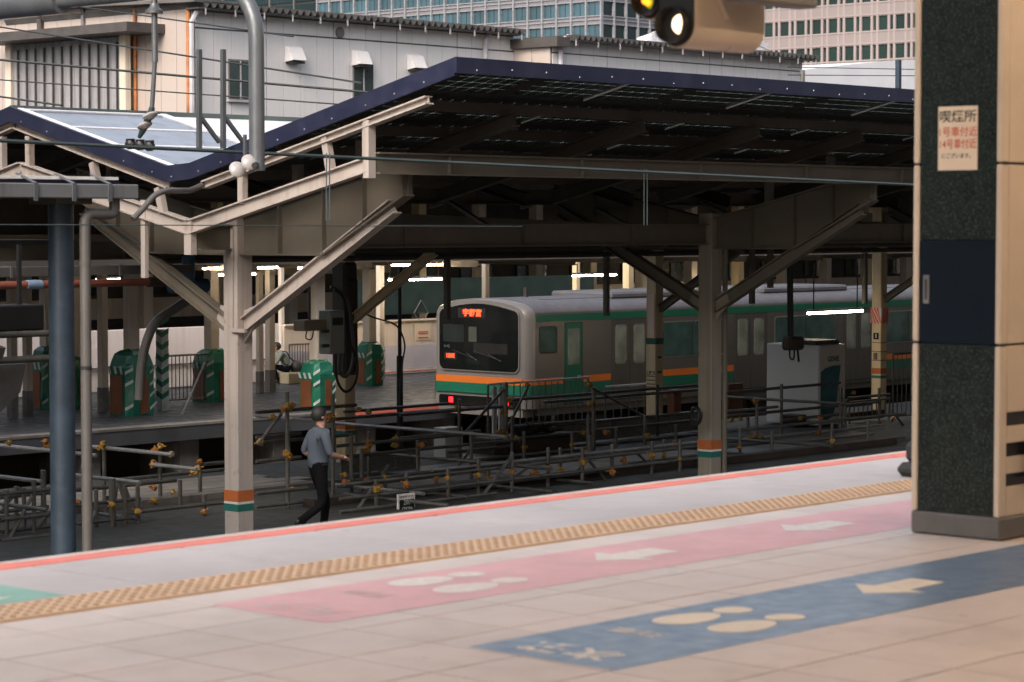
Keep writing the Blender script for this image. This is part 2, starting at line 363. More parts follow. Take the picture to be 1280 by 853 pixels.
# tactile blocks with raised domes
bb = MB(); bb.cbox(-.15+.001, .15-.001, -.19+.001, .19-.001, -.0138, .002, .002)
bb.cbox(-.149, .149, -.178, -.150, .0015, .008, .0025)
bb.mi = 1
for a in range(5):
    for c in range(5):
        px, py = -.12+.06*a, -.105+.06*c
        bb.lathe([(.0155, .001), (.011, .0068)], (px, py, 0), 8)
tp = None
nt_ = 0
for k in range(38):
    x = 4.15 + .3*k
    if tp is None:
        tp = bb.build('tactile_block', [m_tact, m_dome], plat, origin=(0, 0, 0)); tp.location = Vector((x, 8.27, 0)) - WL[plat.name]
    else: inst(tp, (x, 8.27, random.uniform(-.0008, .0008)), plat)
xe = 4.15 + .3*37 + .15
b = MB(); b.box(-20, 4.0-.001, 8.08, 8.46, -.0138, .003); b.box(xe+.001, 90, 8.08, 8.46, -.0138, .003); b.build('tactile_strip', m_tact, plat)
# edge slabs
bb = MB(); bb.cbox(-.445+.010, .445-.010, -.426, .426, -.0138, 0, .0012)
sp = None
for k in range(14):
    x = 3.72 + .89*k
    if sp is None:
        sp = bb.build('edge_slab', m_slab, plat, origin=(0, 0, 0)); sp.location = Vector((x, 8.888, 0)) - WL[plat.name]
    else: inst(sp, (x, 8.888, random.uniform(-.0006, .0003)), plat)
b = MB(); b.box(-20, 3.27, 8.462, 9.314, -.0138, 0); b.box(15.74, 90, 8.462, 9.314, -.0138, 0); b.build('plain_edge_floor', m_slab, plat)
b = MB()
for k in range(28): b.cbox(1.0+1.2*k+.003, 2.2+1.2*k-.003, 9.318, 9.455, -.0138, .004, .004)
b.box(-20, .99, 9.318, 9.455, -.0138, .004); b.box(34.62, 90, 9.318, 9.455, -.0138, .004)
b.build('coral_edge_line', m_red, plat)
b = MB(); b.cbox(-20, 90, 9.457, 9.512, -.12, .006, .006); b.build('edge_nosing', m_nose, plat)
# painted waiting paths (flat paint)
def paint(name, poly, mat, z, parent=plat):
    bb = MB(); bb.add([(x, y, z) for x, y in poly], [tuple(range(len(poly)))]); return bb.build(name, mat, parent)
Z1, Z2 = .0012, .0024
paint('pink_path', [(6.645, 7.125), (14.6, 7.125), (14.6, 7.822), (6.645, 7.822)], m_pink, Z1)
paint('blue_path', [(6.635, 5.602), (14.6, 5.602), (14.6, 6.325), (6.635, 6.325)], m_blue, Z1)
paint('green_path', [(4.0, 8.475), (6.392, 8.475), (6.385, 8.93), (4.0, 8.93)], m_green, Z1)
paint('green_path_letter', [(5.2, 8.80), (6.2, 8.84), (6.3, 8.87), (5.2, 8.90)], m_faint, Z2)
paint('green_path_letter', [(5.2, 8.55), (6.1, 8.58), (6.22, 8.62), (5.2, 8.66)], m_cream, Z2)
def ell(cx, cy, a, c, n=24, rot=0, taper=0):
    out = []
    for k in range(n):
        t = 2*math.pi*k/n; x, y = a*math.cos(t), c*math.sin(t)*(1-taper*math.cos(t)); out.append((cx+x*math.cos(rot)-y*math.sin(rot), cy+x*math.sin(rot)+y*math.cos(rot)))
    return out
for yc, mm in ((5.985, m_cream), (7.50, m_faint)):
    for xa in (7.55, ):
        for dy, rr in ((.135, .04), (-.135, -.04)):
            paint('footprint_sole', ell(xa+.162, yc+dy*1.04, .182, .105, rot=0, taper=.16), mm, Z2)
            paint('footprint_heel', ell(xa+.447, yc+dy*.98, .092, .078), mm, Z2+.0006)
    for xt in (8.745, 10.25, 11.75, 13.2):
        paint('arrow', [(xt, yc), (xt+.215, yc+.192), (xt+.225, yc+.098), (xt+.52, yc+.098), (xt+.52, yc-.082), (xt+.22, yc-.092), (xt+.21, yc-.185)], mm, Z2)
nz = (0, 0, 1)
text_mesh('floor_lettering', '次発', .21, m_faint, ((0, 1, 0), (-1, 0, 0), nz, (6.84, 5.98, Z2)), plat, bold=.006, sx=1.05)
text_mesh('floor_lettering', '先発', .21, m_faintp, ((0, 1, 0), (-1, 0, 0), nz, (6.85, 7.46, Z2)), plat, bold=.005, sx=1.05)
text_mesh('floor_lettering', '列車', .13, m_faintp, ((0, 1, 0), (-1, 0, 0), nz, (7.30, 7.55, Z2)), plat, bold=.001)
text_mesh('floor_lettering', '列車', .13, m_faint, ((0, 1, 0), (-1, 0, 0), nz, (7.32, 6.06, Z2)), plat, bold=.001)
# --- lower platforms
b = MB(); b.box(-12, 95, 20.6, 32.3, -3.99, -2.65); tag(b.build('work_platform', m_deck), kind='structure')
b = MB(); b.box(-12, 130, 39.52, 50.6, -2.95, -2.65); fp = tag(b.build('far_platform', m_floorb), kind='structure')
b = MB(); b.box(-12, 130, 41.2, 50.4, -3.99, -2.952); b.build('foundation', m_inner, fp)
for k in range(16): b = MB(); b.box(20+2.6*k, 20.5+2.6*k, 39.8, 41.19, -3.99, -2.952); b.build('pier', m_plat, fp)
b = MB(); b.box(37.0, 130, 39.50, 39.60, -2.71, -2.643); b.build('red_edge_line', m_red, fp)
b = MB(); b.box(-12, 36.9, 39.505, 39.9, -2.649, -2.60); b.build('edge_kerb', m_plat, fp)
b = MB(); b.box(-12, 130, 59.2, 72, -3.99, -2.65); tag(b.build('rear_platform', m_floorb), kind='structure')
# plywood sheets and steel plates laid over the work deck
for n in range(5):                                             # five long boards side by side, left of the first column
    b = MB(); b.cbox(-3.6, 3.6, -.17, .17, 0, .05, .006); o = b.build('board', m_ply, origin=(0, 0, 0)); o.location = (23.4+random.uniform(-.3, .3), 29.35+.37*n, -2.645); o.rotation_euler.z = random.uniform(-.012, .012)
    tag(o, ['nearest', 'second', 'middle', 'fourth', 'farthest'][n] + ' of five long pale boards laid behind the front column', 'board', 'long boards on the work deck')
for n, (x, y, sx, sy, a, mm, lb) in enumerate([(28.6,27.6,2.6,1.1,.03,m_ply,'pale work sheet lying right of the walking person'),(31.4,27.7,2.7,1.2,-.02,m_ply,'pale work sheet lying below the train front'),(30.1,29.2,2.4,1.0,.02,m_mesh,'grey steel sheet lying between two pale work sheets'),
        (34.2,28.2,2.7,1.2,.03,m_ply,'pale work sheet lying left of the second front column'),(33.0,30.2,3.0,.9,0,m_mesh,'grey steel sheet lying below the train cab'),(37.0,27.2,2.6,1.2,.02,m_mesh,'grey steel sheet lying right of the second front column'),(39.6,28.4,2.7,1.2,-.03,m_ply,'pale work sheet lying in front of the white cabinet')]):
    b = MB(); b.cbox(-sx/2, sx/2, -sy/2, sy/2, 0, .03, .006)
    o = b.build('floor_sheet', mm, origin=(0, 0, 0)); o.location = (x, y, -2.645 + (n % 3)*.002); o.rotation_euler.z = a
    tag(o, lb, 'sheet', 'sheets laid over the work deck')
b = MB(); b.box(14, 27.2, 28.75, 29.0, -2.65, -2.56); tag(b.build('trench_kerb', m_plat), 'low dark concrete kerb along the near side of the long boards', 'kerb')
for n, (x, y, ln) in enumerate(((31, 26.6, 5), (36.5, 26.4, 6), (27, 26.9, 4.5))):
    b = MB(); b.cbox(x-ln/2, x+ln/2, y-.12, y+.12, -2.65, -2.53, .01); tag(b.build('timber_beam', m_brown), ['dark timber beam lying below the train front', 'dark timber beam lying right of the second front column', 'dark timber beam lying right of the walking person'][n], 'beam')

# ================================================================== NEAR PLATFORM: unseen canopy overhead, pillar, signal
ow = thing('unseen_platform_canopy', (20, 0, 4.1), 'unseen canopy roof added over the near platform', 'canopy')  # out-of-view roof, height and reach set to shade the floor
b = MB(); b.box(-25, 90, -7.5, 7.0, 4.32, 4.4); b.build('roof_sheet', m_creamc, ow)
for x in (-11, -.2, 10.85, 22, 33, 44): b = MB(); b.ibeam((x, -7.3, 4.2), (x, 6.9, 4.2), .2, .24); b.build('rafter', m_creamc, ow)
PX, PY0, PY1 = 10.63, 6.465, 6.985
pil = thing('stone_pillar', (PX+.35, 6.72, 0), 'dark green granite pillar with cream corner trims and navy panel', 'pillar')
b = MB(); b.cbox(PX+.004, PX+1.1, PY0-.004, PY1+.004, .004, .118, .01); b.build('plinth', m_plinth, pil)
b = MB(); b.box(PX+.05, PX+1.05, PY0+.03, PY1-.03, .11, 4.2); b.build('core', m_dark, pil)
ylo, yhi = PY0+.035, PY1-.035
zA, zB = .985, 1.510                                             # navy panel
b = MB(); b.cbox(PX+.012, PX+.06, ylo, yhi, .12, zA-.002, .003); b.build('granite_slab', m_stone, pil)
b = MB(); b.cbox(PX+.009, PX+.06, ylo, yhi, zA, zB-.002, .003); nv = b.build('navy_panel', m_navy, pil)
b = MB(); b.cbox(PX+.012, PX+.06, ylo, yhi, zB, 4.2, .003); b.build('granite_slab', m_stone, pil)
b = MB(); b.cbox(PX+.0, PX+.0085, PY1-.100, PY1-.062, 1.185, 1.33, .003); pl = b.build('latch_plate', m_steelp, nv)
b = MB(); b.cbox(PX-.003, PX+.004, PY1-.086, PY1-.076, 1.205, 1.31, .002); b.build('latch_slot', m_dark, pl)
for (y0, y1) in ((yhi+.002, PY1), (PY0, ylo-.002)):
    for (z0, z1) in ((.12, zA-.006), (zA+.006, 1.888), (1.900, 4.2)):
        b = MB(); b.cbox(PX, PX+.07, y0, y1, z0, z1, .006); b.build('corner_trim', m_beige, pil)
    b = MB(); b.box(PX+.01, PX+.065, y0+.004, y1-.004, .12, 4.2); b.build('trim_backing', m_dark, pil)
for (z0, z1) in ((.12, .27), (.335, .42), (.49, .575), (.645, zA-.006), (zA+.006, 1.888), (1.900, 4.2)):
    b = MB(); b.cbox(PX+.075, PX+1.08, PY0+.004, PY0+.04, z0, z1, .004); b.build('side_panel', m_beige, pil)
for z0, z1 in ((.27, .335), (.42, .49), (.575, .645)):
    b = MB(); b.box(PX+.08, PX+1.06, PY0+.02, PY0+.05, z0-.01, z1+.01); b.build('dark_slot', m_black, pil)
b = MB(); b.cbox(PX+.245, PX+.33, PY0-.05, PY0+.003, .30, .50, .008); b.build('bracket', m_plinth, pil)
# paper notice
n0 = thing('paper_notice', (PX+.005, 6.70, 1.89), 'cream paper smoking area notice taped to the granite pillar', 'notice')
ya, yb, za, zb = at(1222, 170, X=PX+.008).y, at(1173, 170, X=PX+.008).y, at(1197, 213, X=PX+.008).z, at(1197, 133, X=PX+.008).z
b = MB(); b.box(PX+.006, PX+.0095, ya, yb, za, zb); b.build('sheet', m_paper, n0)
rx, up_, nn = (0, -1, 0), (0, 0, 1), (-1, 0, 0); yc = (ya+yb)/2; H = zb-za; xs_ = PX+.0045
text_mesh('lettering', '喫煙所', H*.20, m_ink, (rx, up_, nn, (xs_, yc, zb-H*.17)), n0, bold=.0006, sx=1.15)
text_mesh('lettering', '1号車付近', H*.165, m_inkr, (rx, up_, nn, (xs_, yc, zb-H*.41)), n0, bold=.0004, sx=.98)
text_mesh('lettering', '14号車付近', H*.165, m_inkr, (rx, up_, nn, (xs_, yc, zb-H*.60)), n0, bold=.0004, sx=.84)
text_mesh('lettering', 'にございます。', H*.085, m_ink, (rx, up_, nn, (xs_, yc, zb-H*.78)), n0, bold=.0002, sx=1.0)
for k, x in enumerate((2.4, 5.6, 8.8, 12.0, 15.2, 18.4)):  # unseen lamps, added to warm the shaded floor and pillar
    p = Vector((x, 4.4, 3.60)); t = thing('fluorescent_lamp', p, ['first', 'second', 'third', 'fourth', 'fifth', 'sixth'][k] + ' added warm tube lamp in the unseen row under the near canopy', 'lamp')
    b = MB(); b.tube([p, p+Vector((1.2, 0, 0))], .016, 10); b.build('tube', m_tubew, t, smooth=True)
    b = MB(); b.cbox(x-.05, x+1.25, 4.28, 4.52, 3.64, 3.72, .01); b.build('casing', m_casing, t)
# bag standing on the floor just behind the pillar
b = MB(); b.cbox(12.93, 13.3, 8.42, 8.62, .0, .09, .035); b.cbox(13.0, 13.28, 8.44, 8.6, .085, .22, .03)
tag(b.build('travel_bag', m_dark, smooth=False), 'small black bag on the floor just behind the granite pillar', 'bag')
# departure signal hanging from the canopy
sg = thing('departure_signal', (8.3, 6.6, 3.0), 'beige departure signal with a lit white lens hanging at the top', 'signal')
def housing(c, r, L, zt, lens, mm, dots=False):
    poly = [(c.y + r*math.cos(t), c.z + r*math.sin(t)) for t in [math.pi + math.pi*k/16 for k in range(17)]]
    poly = poly + [(c.y+r, zt), (c.y-r, zt)]
    bb = MB(); bb.prism(poly, 'x', c.x+.012, c.x+L*.62); hb = bb.build('housing', m_sig, sg, smooth=True)
    pb = [(c.y+(y-c.y)*.97, c.z+(z-c.z)*.985) for y, z in poly]
    bb = MB(); bb.prism(pb, 'x', c.x+L*.62+.004, c.x+L); bb.build('rear_cover', m_sig, sg, smooth=True)
    pb = [(c.y+(y-c.y)*.96, c.z+(z-c.z)*.99) for y, z in poly]
    bb = MB(); bb.prism(pb, 'x', c.x+L*.6, c.x+L*.64); bb.build('gasket', m_dark, sg)
    pf = [(c.y+(y-c.y)*.9, c.z+(z-c.z)*.92 if z < c.z else z-.01) for y, z in poly]
    bb = MB(); bb.prism(pf, 'x', c.x-.002, c.x+.014); fc = bb.build('face_plate', m_black, hb)
    bb = MB(); bb.lathe([(r*.80, 0), (r*.80, .05), (r*.74, .05), (r*.72, .002)], c+Vector((-.001, 0, 0)), 20, (-1, 0, 0)); bb.build('visor_ring', m_black, fc)
    bb = MB(); bb.lathe([(r*.44, 0), (r*.40, .012), (r*.24, .020), (.001, .023)], c+Vector((-.003, lens, 0)), 18, (-1, 0, 0)); ln = bb.build('lens', mm, fc, smooth=True)
    if dots:
        for dy, dz in ((.012, .015), (-.004, -.012), (.016, -.004)):
            bb = MB(); bb.lathe([(.014, 0), (.008, .01)], c+Vector((-.03, lens+dy, dz)), 10, (-1, 0, 0)); bb.build('led', m_lampo, ln)
    return hb
c1 = at(845, 31, Y=6.6); c2 = at(812, 1, Y=6.9)
housing(Vector((c1.x, 6.6, c1.z)), .100, .50, 2.85, -.030, m_lampw)
housing(Vector((c2.x, 6.9, c2.z)), .085, .38, 2.9, -.012, m_lampg, True)
b = MB(); b.cbox(c1.x+.1, c1.x+.62, 6.30, 6.42, 2.535, 2.72, .01); b.build('mount_box', m_plinth, sg)
b = MB(); b.prism([(c1.x+.10, 2.60), (c1.x+.30, 2.60), (c1.x+.2, 2.47)], 'y', 6.47, 6.495); b.build('gusset', m_sig, sg)
b = MB(); b.tube([(c1.x+.3, 6.6, 2.85), (c1.x+.3, 6.6, 4.32)], .03, 10); b.tube([(c2.x+.2, 6.9, 2.9), (c2.x+.2, 6.9, 4.32)], .025, 10); b.build('drop_pipe', m_gantry, sg)

# ================================================================== OVERHEAD LINE EQUIPMENT
GX = 15.9
ga = thing('catenary_bracket', (GX, 18, 2.1), 'curved grey steel tube bracket of the overhead line at upper left', 'bracket')
r_ = .077
vt = at(320.5, 60, X=GX); vb = at(320.5, 211, X=GX); yv = vt.y
arm_z = 3.93
pts = [Vector((GX, 26.5, arm_z+.0))] + [Vector((GX, yv+.55+k*.5, arm_z)) for k in range(12, -1, -1)]
el = [Vector((GX, yv+.55-.55*math.sin(t), arm_z-.55+.55*math.cos(t))) for t in [math.pi/2*k/8 for k in range(1, 9)]]
pts += el + [Vector((GX, yv, 2.9)), Vector((GX, yv, vb.z))]
b = MB(); b.tube(pts, r_, 20); b.build('arm_tube', m_gantry, ga, smooth=True)
b = MB(); ys_ = at(77, 5, X=GX).y; b.tube([(GX, ys_, arm_z), (GX, 26.4, arm_z)], .13, 20); b.build('sleeve', m_gantry, ga, smooth=True)
b = MB(); b.tube([(GX, 26.5, -3.9), (GX, 26.5, 5.0)], .12, 16); b.build('mast', m_gantry, ga, smooth=True)
b = MB(); b.tube([(GX, yv, vb.z+.02), (GX, yv, vb.z-.02)], r_*1.04, 20); b.build('end_cap', m_gantry, ga, smooth=True)
b = MB(); b.box(GX-.10, GX-.075, yv+.06, yv+.09, vb.z+.1, vb.z+.33); b.build('side_strap', m_gantry, ga)
def insul(c, axis, s, parent):
    bb = MB(); bb.lathe([(.03*s, -.045*s), (.09*s, -.018*s), (.10*s, .0), (.092*s, .014*s), (.05*s, .03*s), (.035*s, .045*s)], c, 20, axis)
    return bb.build('insulator', m_insul, parent, smooth=True)
insul(at(312, 203, X=GX-.1), (.35, .75, -.35), .85, ga); insul(at(297, 212, X=GX-.12), (.35, .75, -.35), .85, ga)
b = MB(); b.tube([at(322, 205, X=GX), at(318, 207, X=GX-.1)], .03, 8); b.build('insulator_pin', m_dark, ga)
hg = thing('wire_hanger', at(192, 5, X=GX), 'grey hanger rod with white insulators and black wire clamps', 'hanger')
h0, h1 = at(193, -6, X=GX), at(190, 134, X=GX)
b = MB(); b.tube([h0, Vector((GX, h0.y, h1.z+.45))], .032, 12); b.build('rod', m_gantry, hg, smooth=True)
b = MB(); b.tube([Vector((GX, h0.y, h1.z+.46)), h1], .024, 12); b.build('rod', m_gantry, hg, smooth=True)
b = MB(); b.lathe([(.09, 0), (.09, .03), (.05, .06), (.04, .1)], at(193, 17, X=GX), 14); b.build('flange', m_gantry, hg, smooth=True)
i1 = insul(at(188, 145, X=GX), (.1, -.45, -1), .82, hg); i2 = insul(at(181, 157, X=GX), (.1, -.45, -1), .82, hg)
b = MB(); b.tube([h1, at(189, 141, X=GX), at(184, 152, X=GX), at(178, 164, X=GX), at(174, 172, X=GX)], [.03, .038, .036, .034, .02], 10); b.build('insulator_core', m_wireg, hg, smooth=True)
for k, (u, v) in enumerate(((163, 181), (175, 182), (187, 183))):
    b = MB(); c = at(u, v, X=GX); b.lathe([(.02, -.045), (.05, -.035), (.055, .02), (.03, .045)], c, 9, (.6, .3, .1)); b.box(c.x-.02, c.x+.02, c.y-.05, c.y+.05, c.z-.02, c.z+.06)
    b.build('wire_clamp', m_black, hg)
def wire(p, q, rad, mat, label, sag=0.0):
    p, q = Vector(p), Vector(q); n = 14
    pts = [p.lerp(q, k/n) - Vector((0, 0, sag*4*(k/n)*(1-k/n))) for k in range(n+1)]
    bb = MB(); bb.tube(pts, rad, 6); o = bb.build('overhead_wire', mat, smooth=True)
    return tag(o, label, 'wire')
def ext(p, q, a=.4, c=.4): d = q-p; return p-d*a, q+d*c
wire(*ext(at(0, 176, Y=19.6), at(1135, 231, Y=19.0), .6, .7), .021, m_wireg, 'thick green grey contact wire running through the black clamps')
wire(*ext(at(0, 281, Y=19.0), at(560, 283, Y=18.6), .4, .2), .006, m_wireg, 'thin wire crossing level in front of the canopy girder')
wire(*ext(at(0, 34, Y=40), at(310, 82, Y=30), .3, .35), .016, m_wire, 'overhead wire falling from top left across the sun-tinted shed')
wire(*ext(at(95, 8, Y=40), at(310, 38, Y=30), .5, .2), .014, m_wire, 'highest overhead wire near the curved bracket')
wire(*ext(at(0, 75, Y=36), at(452, 115, Y=31), .2, .02), .024, m_wire, 'thick dark wire across the corrugated shed door')
wire(*ext(at(0, 100, Y=36), at(416, 130, Y=31), .2, .02), .014, m_wire, 'thin wire below the thick dark wire')
wire(*ext(at(0, 121, Y=33), at(70, 131, Y=32), 1, .1), .018, m_wire, 'short wire just above the solar roof ridge at left')
for k, u in enumerate((408, 412)):
    b = MB(); b.tube([at(u, 192, Y=19.4), at(u, 277, Y=18.8)], .007, 6); tag(b.build('dropper_wire', m_wireg), ('left' if k == 0 else 'right') + ' one of the two thin dropper wires below the contact wire', 'wire')
for k, u in enumerate((805, 809)):
    b = MB(); b.tube([at(u, 212, Y=19.3), at(u, 282, Y=19.2)], .006, 6); tag(b.build('dropper_wire', m_wireg), ('left' if k == 0 else 'right') + ' one of the thin droppers in front of the dark canopy bay', 'wire')
# square steel posts with braces standing on the roof behind the bracket
for k, u in enumerate((249, 279)):
    p = thing('braced_post', at(u, 179, Y=24.0), ('left' if k == 0 else 'right') + ' grey square post with a diagonal brace above the white roof', 'post')
    b = MB(); a = at(u, 62, Y=24.0); c = at(u, 186, Y=24.0); b.bar(a, c, .055, .055); b.build('upright', m_gantry, p)
    b = MB(); b.bar(at(u+2, 147, Y=24.0), at(u+25, 178, Y=24.0), .045, .045); b.build('brace', m_gantry, p)
# ------------------------------------------------ small flat canopy with gutter and blue post, left
lc = thing('gutter_canopy', (16.5, 22, -2.65), 'low flat canopy with grey gutter on a blue grey round post', 'canopy')
GZ = at(163, 249, Y=21.9).z; GT = at(163, 231, Y=21.9).z; GXE = at(163, 240, Y=21.9).x
b = MB(); b.cbox(6, GXE, 21.75, 22.0, GZ, GT, .012); b.build('gutter', m_gutter, lc)
b = MB(); b.box(6, GXE-.1, 22.0, 28.5, GT-.03, GT+.045); b.build('roof_deck', m_fascia, lc)
b = MB(); b.box(6, GXE-.12, 21.96, 22.1, GT+.05, GT+.085); b.build('flashing', m_white, lc)
for u in (44, 92, 137):
    X = at(u, 240, Y=21.75).x
    b = MB(); b.box(X-.025, X+.025, 21.73, 21.748, GZ-.03, GT); b.bar((X, 21.74, GT), (X-.02, 22.05, GT+.11), .045, .012); b.build('gutter_strap', m_gantry, lc)
bp = at(77, 400, Y=22.3)
b = MB(); b.tube([(bp.x, 22.3, -2.65), (bp.x, 22.3, GZ-.02)], .142, 28); b.build('post', m_bluep, lc, smooth=True)
b = MB(); b.box(bp.x-.25, bp.x+.25, 22.05, 22.55, GZ-.06, GT-.035); b.build('post_head', m_steeld, lc)
X = at(107, 400, Y=21.9).x; Xg = at(143, 250, Y=21.9).x
b = MB(); b.tube([(X, 21.9, -2.65), (X, 21.9, GZ-.27)] + [(X+.1-.1*math.cos(t), 21.9, GZ-.27+.1*math.sin(t)) for t in [math.pi/2*k/5 for k in range(1, 6)]] + [(Xg-.06, 21.9, GZ-.17)] + [(Xg-.06+.06*math.sin(t), 21.9, GZ-.11-.06*math.cos(t)) for t in [math.pi/2*k/4 for k in range(1, 5)]] + [(Xg, 21.9, GZ)], .061, 16)
b.build('drain_pipe', m_pvc, lc, smooth=True)
for v in (460, 583, 330): z = at(107, v, Y=21.9).z; b = MB(); b.tube([(X, 21.9, z-.02), (X, 21.9, z+.02)], .066, 16); b.build('pipe_collar', m_pvc if v != 460 else m_dark, lc, smooth=True)
b = MB(); b.box(6, 17.2, 22.6, 28.4, 1.35, 1.40); b.build('soffit', m_roofu, lc)
b = MB(); b.bar((16.6, 23.2, .1), (15.6, 26.2, 1.2), .14, .14); b.build('knee_brace', m_steeld, lc)

# ================================================================== BIG BUTTERFLY CANOPY
ca = thing('station_canopy', (21.7, 25, -2.65), 'large butterfly canopy with navy fascia on pinkish steel frames', 'canopy')
XE = 20.9; XR = 84
prof = [(20.1, 3.54), (24.93, 2.38), (25.40, 2.35), (28.88, 3.245), (32.5, 2.35), (34.3, 2.72)]
def pz(y):
    for (a, za), (c, zc) in zip(prof, prof[1:]):
        if a <= y <= c: return za + (zc-za)*(y-a)/(c-a)
    return prof[-1][1]
FH = .215
b = MB()
for (a, za), (c, zc) in zip(prof, prof[1:]):
    b.prism([(a, za-FH), (c, zc-FH), (c, zc), (a, za)], 'x', XE-.05, XE)
b.build('gable_fascia', m_fascia, ca)
b = MB(); b.box(XE-.05, XR, 20.06, 20.098, 3.54-FH+.03, 3.545); b.build('eave_fascia', m_fascia, ca)
# bolts on the fascias
bp_ = None
def bolt(loc, ax):
    bb = MB(); bb.lathe([(.013, 0), (.009, .008)], loc, 6, ax); return bb.build('bolt', m_bolt, ca)
for k in range(18): bolt((21.2+.62*k, 20.06, 3.43 if k % 3 else 3.40), (0, -1, 0))
for y in (20.6, 21.1, 21.6, 22.2, 22.7, 23.2, 23.8, 24.3, 24.75, 25.3, 25.7, 26.3, 27.2, 28.0, 28.6): bolt((XE-.05, y, pz(y)-FH*.72), (-1, 0, 0))
# roof sheets
def sheet(y0, y1, x0, x1, t0, t1, name, mat, par=ca):
    bb = MB(); bb.prism([(y0, pz(y0)-t0), (y1, pz(y1)-t0), (y1, pz(y1)-t1), (y0, pz(y0)-t1)], 'x', x0, x1); return bb.build(name, mat, par)
sheet(24.932, 25.398, XE+.002, XR, .15, .10, 'valley_gutter', m_roofu)
sheet(25.40, 28.88, XE+.002, XR, .12, .05, 'roof_sheet', m_roofw); sheet(25.41, 28.86, XE+.01, XR, .135, .122, 'soffit_sheet', m_roofu); sheet(28.882, 32.5, XE+.002, XR, .12, .06, 'roof_sheet', m_roofu); sheet(32.502, 34.3, XE+.002, XR, .12, .06, 'roof_sheet', m_roofu)  # white sheet beyond the panels stands for their bright sky reflection
b = MB(); b.box(XE, XR, 28.86, 28.93, 3.18, 3.262); b.build('ridge_cap', m_pvl, ca)
# solar panels on the far wing (their upper face shows) with white frame strips
def onslope(y, t=0): return Vector((0, y, pz(y)-t))
pxs = [21.02, 23.62]
for i, x in enumerate(pxs[:1]):
    for j in range(3):
        y0 = 25.62 + j*1.07; y1 = y0 + 1.02
        sheet(y0, y1, x+.06, pxs[i+1]-.06, .045, .025, 'solar_panel', m_pv)
        b = MB(); b.prism([(y1, pz(y1)-.045), (y1+.05, pz(y1+.05)-.045), (y1+.05, pz(y1+.05)-.012), (y1, pz(y1)-.012)], 'x', x, pxs[i+1]); b.build('frame_strip', m_frame, ca)
for x in pxs:
    b = MB(); b.prism([(25.42, pz(25.42)-.046), (28.84, pz(28.84)-.046), (28.84, pz(28.84)-.006), (25.42, pz(25.42)-.006)], 'x', x-.05, x+.05); b.build('frame_strip', m_frame, ca)
# near wing: solar cells with translucent gaps between them, seen from below
PR = ((20.20, 21.02), (21.32, 22.12), (22.42, 23.2), (23.5, 24.25))
ys0 = [20.102] + [v for p in PR for v in p] + [24.93]
for k in range(0, len(ys0), 2): sheet(ys0[k], ys0[k+1], XE+.002, XR, .12, .06, 'roof_sheet', m_roofu)
for (y0, y1) in PR:
    sheet(y0+.001, y1-.001, XE+.002, 21.25, .12, .06, 'roof_sheet', m_roofu); sheet(y0+.001, y1-.001, 21.25+20*1.52, XR, .12, .06, 'roof_sheet', m_roofu)
    for i in range(20):
        x = 21.25 + i*1.52; gp = .06 if i % 2 else .22
        sheet(y0+.001, y1-.001, x+1.52-gp, x+1.519, .12, .06, 'roof_sheet', m_roofu)
        xe2 = x+1.52-gp; nx, ny = 6, 4; b = MB()
        for c in range(nx):
            for d in range(ny):
                xa, xb2 = x+(xe2-x)*c/nx, x+(xe2-x)*(c+1)/nx; ya, yb2 = y0+(y1-y0)*d/ny, y0+(y1-y0)*(d+1)/ny
                b.prism([(ya+.015, pz(ya+.015)-.12), (yb2-.015, pz(yb2-.015)-.12), (yb2-.015, pz(yb2-.015)-.112), (ya+.015, pz(ya+.015)-.112)], 'x', xa+.015, xb2-.015)
        o = b.build('solar_panel', m_pvb, ca)
        b = MB(); b.add([(x, y0, pz(y0)-.10), (xe2, y0, pz(y0)-.10), (xe2, y1, pz(y1)-.10), (x, y1, pz(y1)-.10)], [(0, 1, 2, 3)]); b.build('cover_glass', m_pvt, o)
        if i % 2:
            b = MB(); b.prism([(y0, pz(y0)-.142), (y1, pz(y1)-.142), (y1, pz(y1)-.121), (y0, pz(y0)-.121)], 'x', xe2+.005, xe2+.017); b.build('panel_edge', m_frame, ca)
# purlins and rafters
for y in (21.17, 22.27, 23.35, 24.5, 26.2, 27.4, 28.6, 29.9, 31.2):
    b = MB(); z = pz(y)-.255; b.bar((XE+.12, y, z), (XR, y, z), .06, .13); b.build('purlin', m_brownst, ca)
x = XE+2.0
while x < 60:
    for ya, yb2 in ((21.0, 24.9), (25.45, 28.8), (28.95, 32.6)):
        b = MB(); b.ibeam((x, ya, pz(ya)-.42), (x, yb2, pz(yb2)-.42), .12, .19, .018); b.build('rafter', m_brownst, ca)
    x += 2.56
# open end frame, lit
def seg(name, y0, z0, y1, z1, wd, ht, mat=m_steel, X=XE+.06, par=ca):
    bb = MB(); bb.ibeam((X, y0, z0), (X, y1, z1), wd, ht, .02); return bb.build(name, mat, par)
seg('upper_chord', 24.74, 2.09, 20.62, 3.06, .14, .105); seg('upper_chord', 25.46, 2.10, 28.85, 2.98, .14, .105); seg('upper_chord', 28.9, 2.98, 32.4, 2.16, .14, .105)
seg('lower_chord', 25.05, 1.535, 21.66, 2.305, .13, .19); seg('lower_chord', 25.05, 1.535, 28.75, 2.36, .13, .19); seg('lower_chord', 28.75, 2.36, 32.5, 1.52, .13, .19)
for y in (24.0, 22.33, 21.68, 25.6, 27.0, 28.55, 29.2):
    za = 1.60 + abs(y-25.05)*.227 if y < 28.75 else 2.43-(y-28.75)*.22
    zb = pz(y)-.34
    b = MB(); b.bar((XE+.06, y, za), (XE+.06, y+(.10 if y in (22.33, 25.6, 27.0) else 0), zb), .10, .09, (1, 0, 0)); b.build('web_post', m_steel, ca)
b = MB(); b.box(XE+.01, XE+.11, 24.98, 25.12, 1.17, 1.63); b.build('web_post', m_steel, ca)
